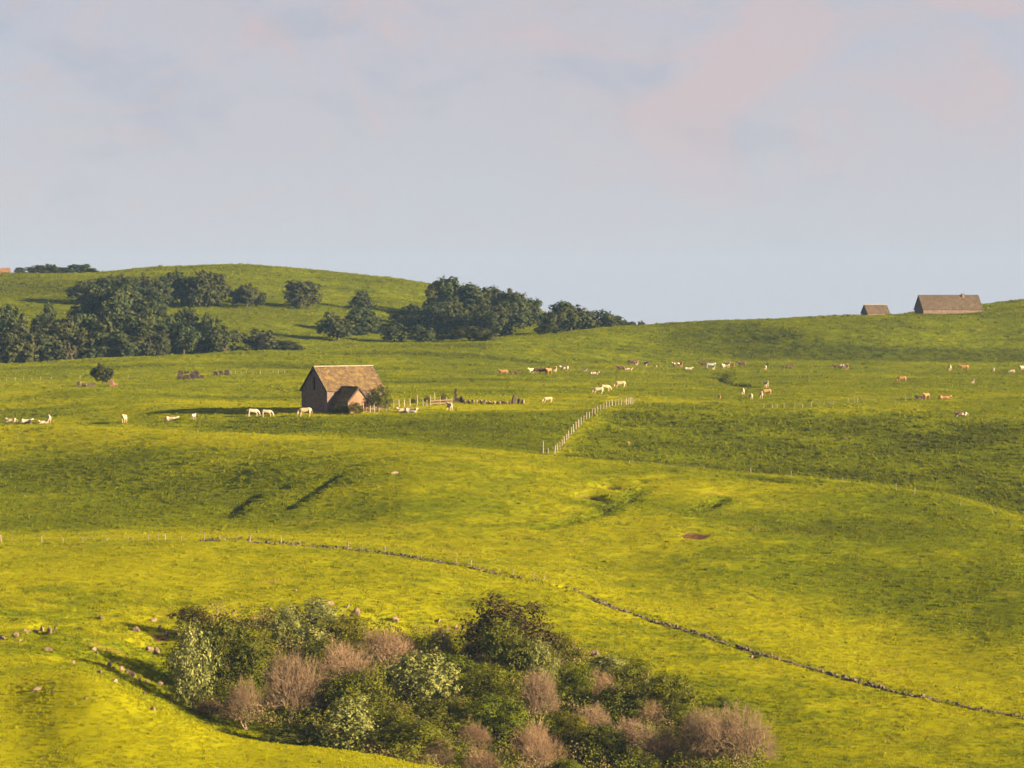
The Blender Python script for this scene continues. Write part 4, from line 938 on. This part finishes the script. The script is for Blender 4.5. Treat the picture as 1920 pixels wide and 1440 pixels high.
ruin('ruined_chimney', [(854, 754, 5, 22), (860, 754, 10, 11)], 'dark ruined chimney stub behind the yard fence', M['dark_rock'])
for k, (x, y, w_, h_, dk) in enumerate([(866, 756, 9, 9, 1), (872, 757, 8, 6, 0), (879, 757, 9, 7, 0), (887, 757, 10, 6, 0), (894, 757, 9, 6, 0), (902, 757, 10, 7, 0), (910, 758, 8, 6, 0), (918, 758, 10, 5, 0), (927, 758, 11, 5, 0), (936, 758, 11, 5, 0), (946, 758, 11, 5, 0), (956, 758, 9, 6, 1), (963, 757, 12, 13, 1), (972, 757, 10, 9, 1), (981, 758, 10, 7, 0)]):
    rock(x, y, w_*1.25, h_*1.7, '%s stone from left in the rubble wall right of the yard fence' % ORD[k], 'rubble wall stones', bool(dk), 'rubble_stone')
for k, (x, y) in enumerate([(1530, 597), (1545, 597), (1556, 596), (1582, 594), (1590, 594), (1602, 593)]):
    rock(x, y, 9, 4.5, 'low stone on the skyline left of the small hut, %s from left' % ORD[k], 'skyline stones', True, 'skyline_stone')

# ------------------------------------------------------------------ cattle
def skin(name, verts, edges, radii, root=0):
    me = bpy.data.meshes.new(name); me.from_pydata(verts, edges, [])
    o = bpy.data.objects.new(name, me); COL.objects.link(o)
    sk = o.modifiers.new('s', 'SKIN'); sk.use_smooth_shade = True
    for v, r_ in zip(me.skin_vertices[0].data, radii): v.radius = r_ if isinstance(r_, tuple) else (r_, r_); v.use_root = False
    me.skin_vertices[0].data[root].use_root = True
    ss = o.modifiers.new('ss', 'SUBSURF'); ss.levels = 1
    bpy.context.view_layer.update(); dg = bpy.context.evaluated_depsgraph_get()
    nm = bpy.data.meshes.new_from_object(o.evaluated_get(dg)); bpy.data.objects.remove(o); nm.name = name; return nm
def cow_mesh(pose):
    """faces +x, about 2.3 m long, 1.45 m at the withers"""
    lie = pose == 'lying'; dz = -0.66 if lie else 0.0
    V_ = [(-0.75, 0, 1.14+dz), (-0.35, 0, 1.06+dz), (0.10, 0, 1.02+dz), (0.50, 0, 1.06+dz), (0.78, 0, 1.14+dz)]
    Rr = [(0.30, 0.30), (0.36, 0.37), (0.38, 0.41), (0.34, 0.39), (0.22, 0.29)]
    E = [(0, 1), (1, 2), (2, 3), (3, 4)]
    def add(v, r_, par): V_.append(v); Rr.append(r_); E.append((par, len(V_)-1)); return len(V_)-1
    if pose == 'grazing': head = [(1.05, 0, 0.88), (1.22, 0.03, 0.50), (1.34, 0.05, 0.20)]
    elif lie: head = [(1.02, 0, 1.32+dz), (1.22, 0.05, 1.48+dz), (1.50, 0.08, 1.30+dz)]
    else: head = [(1.05, 0, 1.32), (1.26, 0.04, 1.46), (1.54, 0.06, 1.26)]
    a = add(head[0], (0.19, 0.20), 4); b = add(head[1], (0.15, 0.16), a); c = add(head[2], (0.085, 0.09), b)
    add((head[1][0]-0.06, 0.27, head[1][2]+0.05), (0.045, 0.03), b); add((head[1][0]-0.06, -0.22, head[1][2]+0.05), (0.045, 0.03), b)
    for sx, s in ((3, 1), (3, -1), (0, 1), (0, -1)):
        bx = (0.62, -0.72)[sx == 0]; y = 0.20*s
        if lie:
            k = add((bx+(0.15 if sx else 0.1), y*1.5, 0.24), 0.15, sx); k = add((bx+(0.42 if sx else 0.52), y*1.9, 0.10), 0.085, k); add((bx+(0.1 if sx else 0.22), y*2.1, 0.07), 0.06, k)
        else:
            st = random.Random(pose+str(sx)+str(s)).uniform(-.1, .1)
            k = add((bx, y, 0.78), 0.155 if sx else 0.19, sx); k = add((bx+(st if sx else -0.06+st), y, 0.42), 0.085, k); k = add((bx+st*1.4, y, 0.12), 0.065, k); add((bx+st*1.4+.03, y, -0.02), 0.075, k)
    t = add((-1.04, 0, 1.22+dz), 0.06, 0); t = add((-1.10, 0.02, 0.80+dz*.8), 0.04, t); add((-1.10, 0.03, max(0.45+dz, 0.12)), 0.055, t)
    return skin('cow_%s_mesh' % pose, V_, E, Rr, 1)
COW = {k: cow_mesh(k) for k in ('standing', 'grazing', 'lying')}
LC = {}
def cow(x, y, pose, col, head, label, s=1.0, group=None):
    """head: heading in degrees, 0 = facing right in the picture, 180 = left, 90 = away, 270 = towards the camera"""
    key = (pose, col)
    if key not in LC:
        me = COW[pose].copy(); me.materials.clear(); me.materials.append(M[col]); LC[key] = me
    p = at(x, y); o = link('cow' if s > 0.75 else 'calf', LC[key]); o.location = p; o.rotation_euler = (0, 0, R(head)); o.scale = (s*0.97, s*0.97, s*0.97)
    tag(o, label, 'cow', group)
GL, GB, GR, GM, GF = 'cattle left of the barn', 'cattle by the yard', 'cattle near the diagonal fence', 'far herd in the middle', 'far cattle at right'
for a in [
 (22, 793, 'lying', 'white', 170, 'white cow lying, leftmost at the left edge', .95, GL), (48, 794, 'lying', 'white', 10, 'white cow lying, second from the left edge', 1, GL),
 (82, 795, 'lying', 'white', 190, 'white cow lying in front of a standing one at left', .8, GL), (92, 794, 'standing', 'white', 100, 'white cow standing end on behind a lying one at left', 1, GL),
 (233, 794, 'standing', 'cream', 262, 'cream cow standing end on, alone left of the barn', 1.05, GL), (320, 790, 'lying', 'white', 0, 'white cow lying stretched sideways, halfway to the barn', 1, GL),
 (363, 787, 'standing', 'grey', 75, 'greyish cow standing end on right of the stretched lying cow', .75, GL), (474, 782, 'grazing', 'white', 15, 'white grazing cow, left of the pair near the barn', 1, GL),
 (500, 783, 'grazing', 'white', 0, 'white grazing cow, right of the pair near the barn', .95, GL), (572, 781, 'grazing', 'cream', 180, 'bright cream cow grazing just before the barn gable', 1.1, GL),
 (756, 773, 'lying', 'white', 180, 'white cow lying before the yard posts, left of two', 1, GB), (769, 774, 'lying', 'grey', 0, 'grey white cow lying before the yard posts, right of two', 1, GB),
 (780, 774, 'standing', 'cream', 270, 'small cream calf beside the two lying cows at the yard', .55, GB), (843, 771, 'standing', 'white', 110, 'white cow standing end on before the dark chimney stub', 1, GB),
 (1027, 756, 'grazing', 'cream', 190, 'cream cow grazing alone just right of the rubble wall', .85, GR), (1122, 739, 'grazing', 'cream', 180, 'cream grazing cow, front left of three above the diagonal fence', 1, GR),
 (1135, 734, 'grazing', 'cream', 10, 'cream grazing cow, middle of three above the diagonal fence', 1, GR), (1163, 728, 'grazing', 'cream', 180, 'cream cow grazing, right of three above the diagonal fence', 1.1, GR),
 (944, 704, 'standing', 'tan', 190, 'tan cow at the left end of the far herd', 1, GM), (964, 702, 'lying', 'brown', 0, 'brown cow second from the left end of the far herd', 1.1, GM),
 (996, 701, 'standing', 'cream', 230, 'cream cow at the left of the tight brown bunch', 1, GM), (1008, 702, 'standing', 'brown', 0, 'brown cow, left one within the tight bunch', 1, GM),
 (1018, 703, 'standing', 'brown', 170, 'brown cow in the middle of the tight bunch', 1.1, GM), (1029, 703, 'standing', 'tan', 240, 'tan cow at the right of the tight brown bunch', 1.15, GM),
 (1041, 698, 'standing', 'cream', 280, 'cream cow end on just right of the tight bunch', .95, GM), (1058, 697, 'standing', 'pied', 190, 'brown and cream cow right of the end on cream one', 1, GM),
 (1097, 698, 'standing', 'white', 300, 'small whitish cow alone between bunch and middle herd', .7, GM), (1113, 703, 'lying', 'pied', 0, 'brown and cream cow lying below the small whitish one', 1, GM),
 (1165, 697, 'standing', 'brown', 180, 'brown cow left of a pied pair in the middle herd', 1, GM), (1177, 695, 'lying', 'pied', 0, 'pied cow lying right of the brown one in middle herd', 1, GM),
 (1185, 686, 'standing', 'brown', 0, 'dark brown cow highest on the slope in the middle herd', 1.1, GM), (1194, 686, 'standing', 'white', 280, 'white cow end on touching the highest dark brown cow', .9, GM),
 (1211, 688, 'standing', 'pied', 300, 'pied cow right of the highest dark brown cow', 1, GM), (1231, 690, 'standing', 'white', 90, 'tiny white calf right of the pied cow', .5, GM),
 (1268, 690, 'standing', 'pied', 200, 'pied cow left of the white one before the cattle track', 1, GM), (1277, 689, 'standing', 'tan', 280, 'tan cow end on left of the cattle track', .95, GM),
 (1290, 694, 'lying', 'white', 0, 'whitish cow lying lower, left of the cattle track', .95, GM), (1320, 689, 'standing', 'brown', 180, 'brown cow at the left of the group above the cattle track', 1, GM),
 (1331, 692, 'standing', 'grey', 0, 'grey white cow in the group above the cattle track', 1.1, GM), (1338, 694, 'standing', 'white', 280, 'white cow end on, lowest of the group above the track', .9, GM),
 (1356, 693, 'standing', 'white', 250, 'white cow right in the group above the cattle track', 1.05, GM), (1363, 690, 'standing', 'cream', 300, 'cream cow behind the right white cow above the track', 1.1, GM),
 (1376, 690, 'standing', 'tan', 270, 'small tan cow end on left of the dark brown cow', .8, GM), (1391, 689, 'standing', 'brown', 180, 'dark brown cow at the right end of the track group', 1.05, GM),
 (1435, 694, 'standing', 'white', 95, 'white cow end on, alone right of the track group', .85, GM), (1480, 691, 'lying', 'brown', 0, 'brown cow lying alone on the far pasture', .9, GM),
 (1393, 741, 'standing', 'white', 265, 'white cow end on nearest below the cattle track', .95, GR), (1437, 727, 'standing', 'white', 280, 'white cow end on above the orange tan one', .95, GR),
 (1437, 742, 'grazing', 'tan', 190, 'orange tan cow grazing next to white calves below the track', 1, GR), (1427, 748, 'standing', 'white', 270, 'white cow end on touching the orange tan one', 1, GR),
 (1409, 749, 'standing', 'cream', 90, 'cream cow end on left of the orange tan one', .8, GR), (1349, 751, 'standing', 'tan', 270, 'small tan cow alone right above the diagonal fence end', .75, GR),
 (1570, 694, 'standing', 'brown', 180, 'dark brown cow, left of three in the far right pasture', 1, GF), (1580, 693, 'standing', 'pied', 0, 'pied cow, middle of three in the far right pasture', .95, GF), (1588, 694, 'standing', 'tan', 280, 'tan cow, right of three in the far right pasture', .9, GF),
 (1781, 696, 'standing', 'cream', 265, 'cream cow end on left of the orange cow at far right', 1.1, GF), (1808, 696, 'standing', 'tan', 180, 'orange tan cow broadside at the far right', 1.15, GF),
 (1863, 698, 'standing', 'white', 90, 'small white cow left of the white grazing calf at far right', .75, GF), (1897, 701, 'grazing', 'white', 180, 'white calf grazing near the right edge', .75, GF), (1916, 696, 'standing', 'cream', 240, 'cream cow cut by the right edge', 1, GF),
 (1691, 717, 'grazing', 'tan', 180, 'light tan cow grazing alone in the middle of the right pasture', 1, GF), (1824, 720, 'standing', 'white', 275, 'white cow end on alone below the orange cow', .8, GF),
 (1727, 750, 'lying', 'brown', 180, 'brown cow lying left of a tan one by the right fence', 1, GF), (1737, 750, 'standing', 'tan', 230, 'tan cow right of the brown lying one by the right fence', 1, GF), (1770, 750, 'lying', 'tan', 0, 'orange cow lying alone by the right fence', 1.1, GF),
 (1803, 781, 'lying', 'pied', 180, 'brown and white cow lying lowest at the right, by the rough field', 1.1, GF)]:
    cow(*a)

# ------------------------------------------------------------------ evening haze in the valley air
hz = MB().box((0, 1585, (34+Z.min()-1.5)/2), (1500, 3260, 34-Z.min()+1.5)).mesh('haze_mesh', None)
hm = bpy.data.materials.new('haze'); hm.use_nodes = True; hn = hm.node_tree; hn.nodes.clear()
ho = hn.nodes.new('ShaderNodeOutputMaterial'); pv = hn.nodes.new('ShaderNodeVolumePrincipled')
pv.inputs['Color'].default_value = (0.36, 0.60, 1.0, 1); pv.inputs['Density'].default_value = 0.000034; pv.inputs['Anisotropy'].default_value = 0.0
hn.links.new(pv.outputs[0], ho.inputs['Volume']); hz.materials.append(hm)
tag(link('haze', hz), 'thin evening haze over the hills', 'haze', kind='stuff')
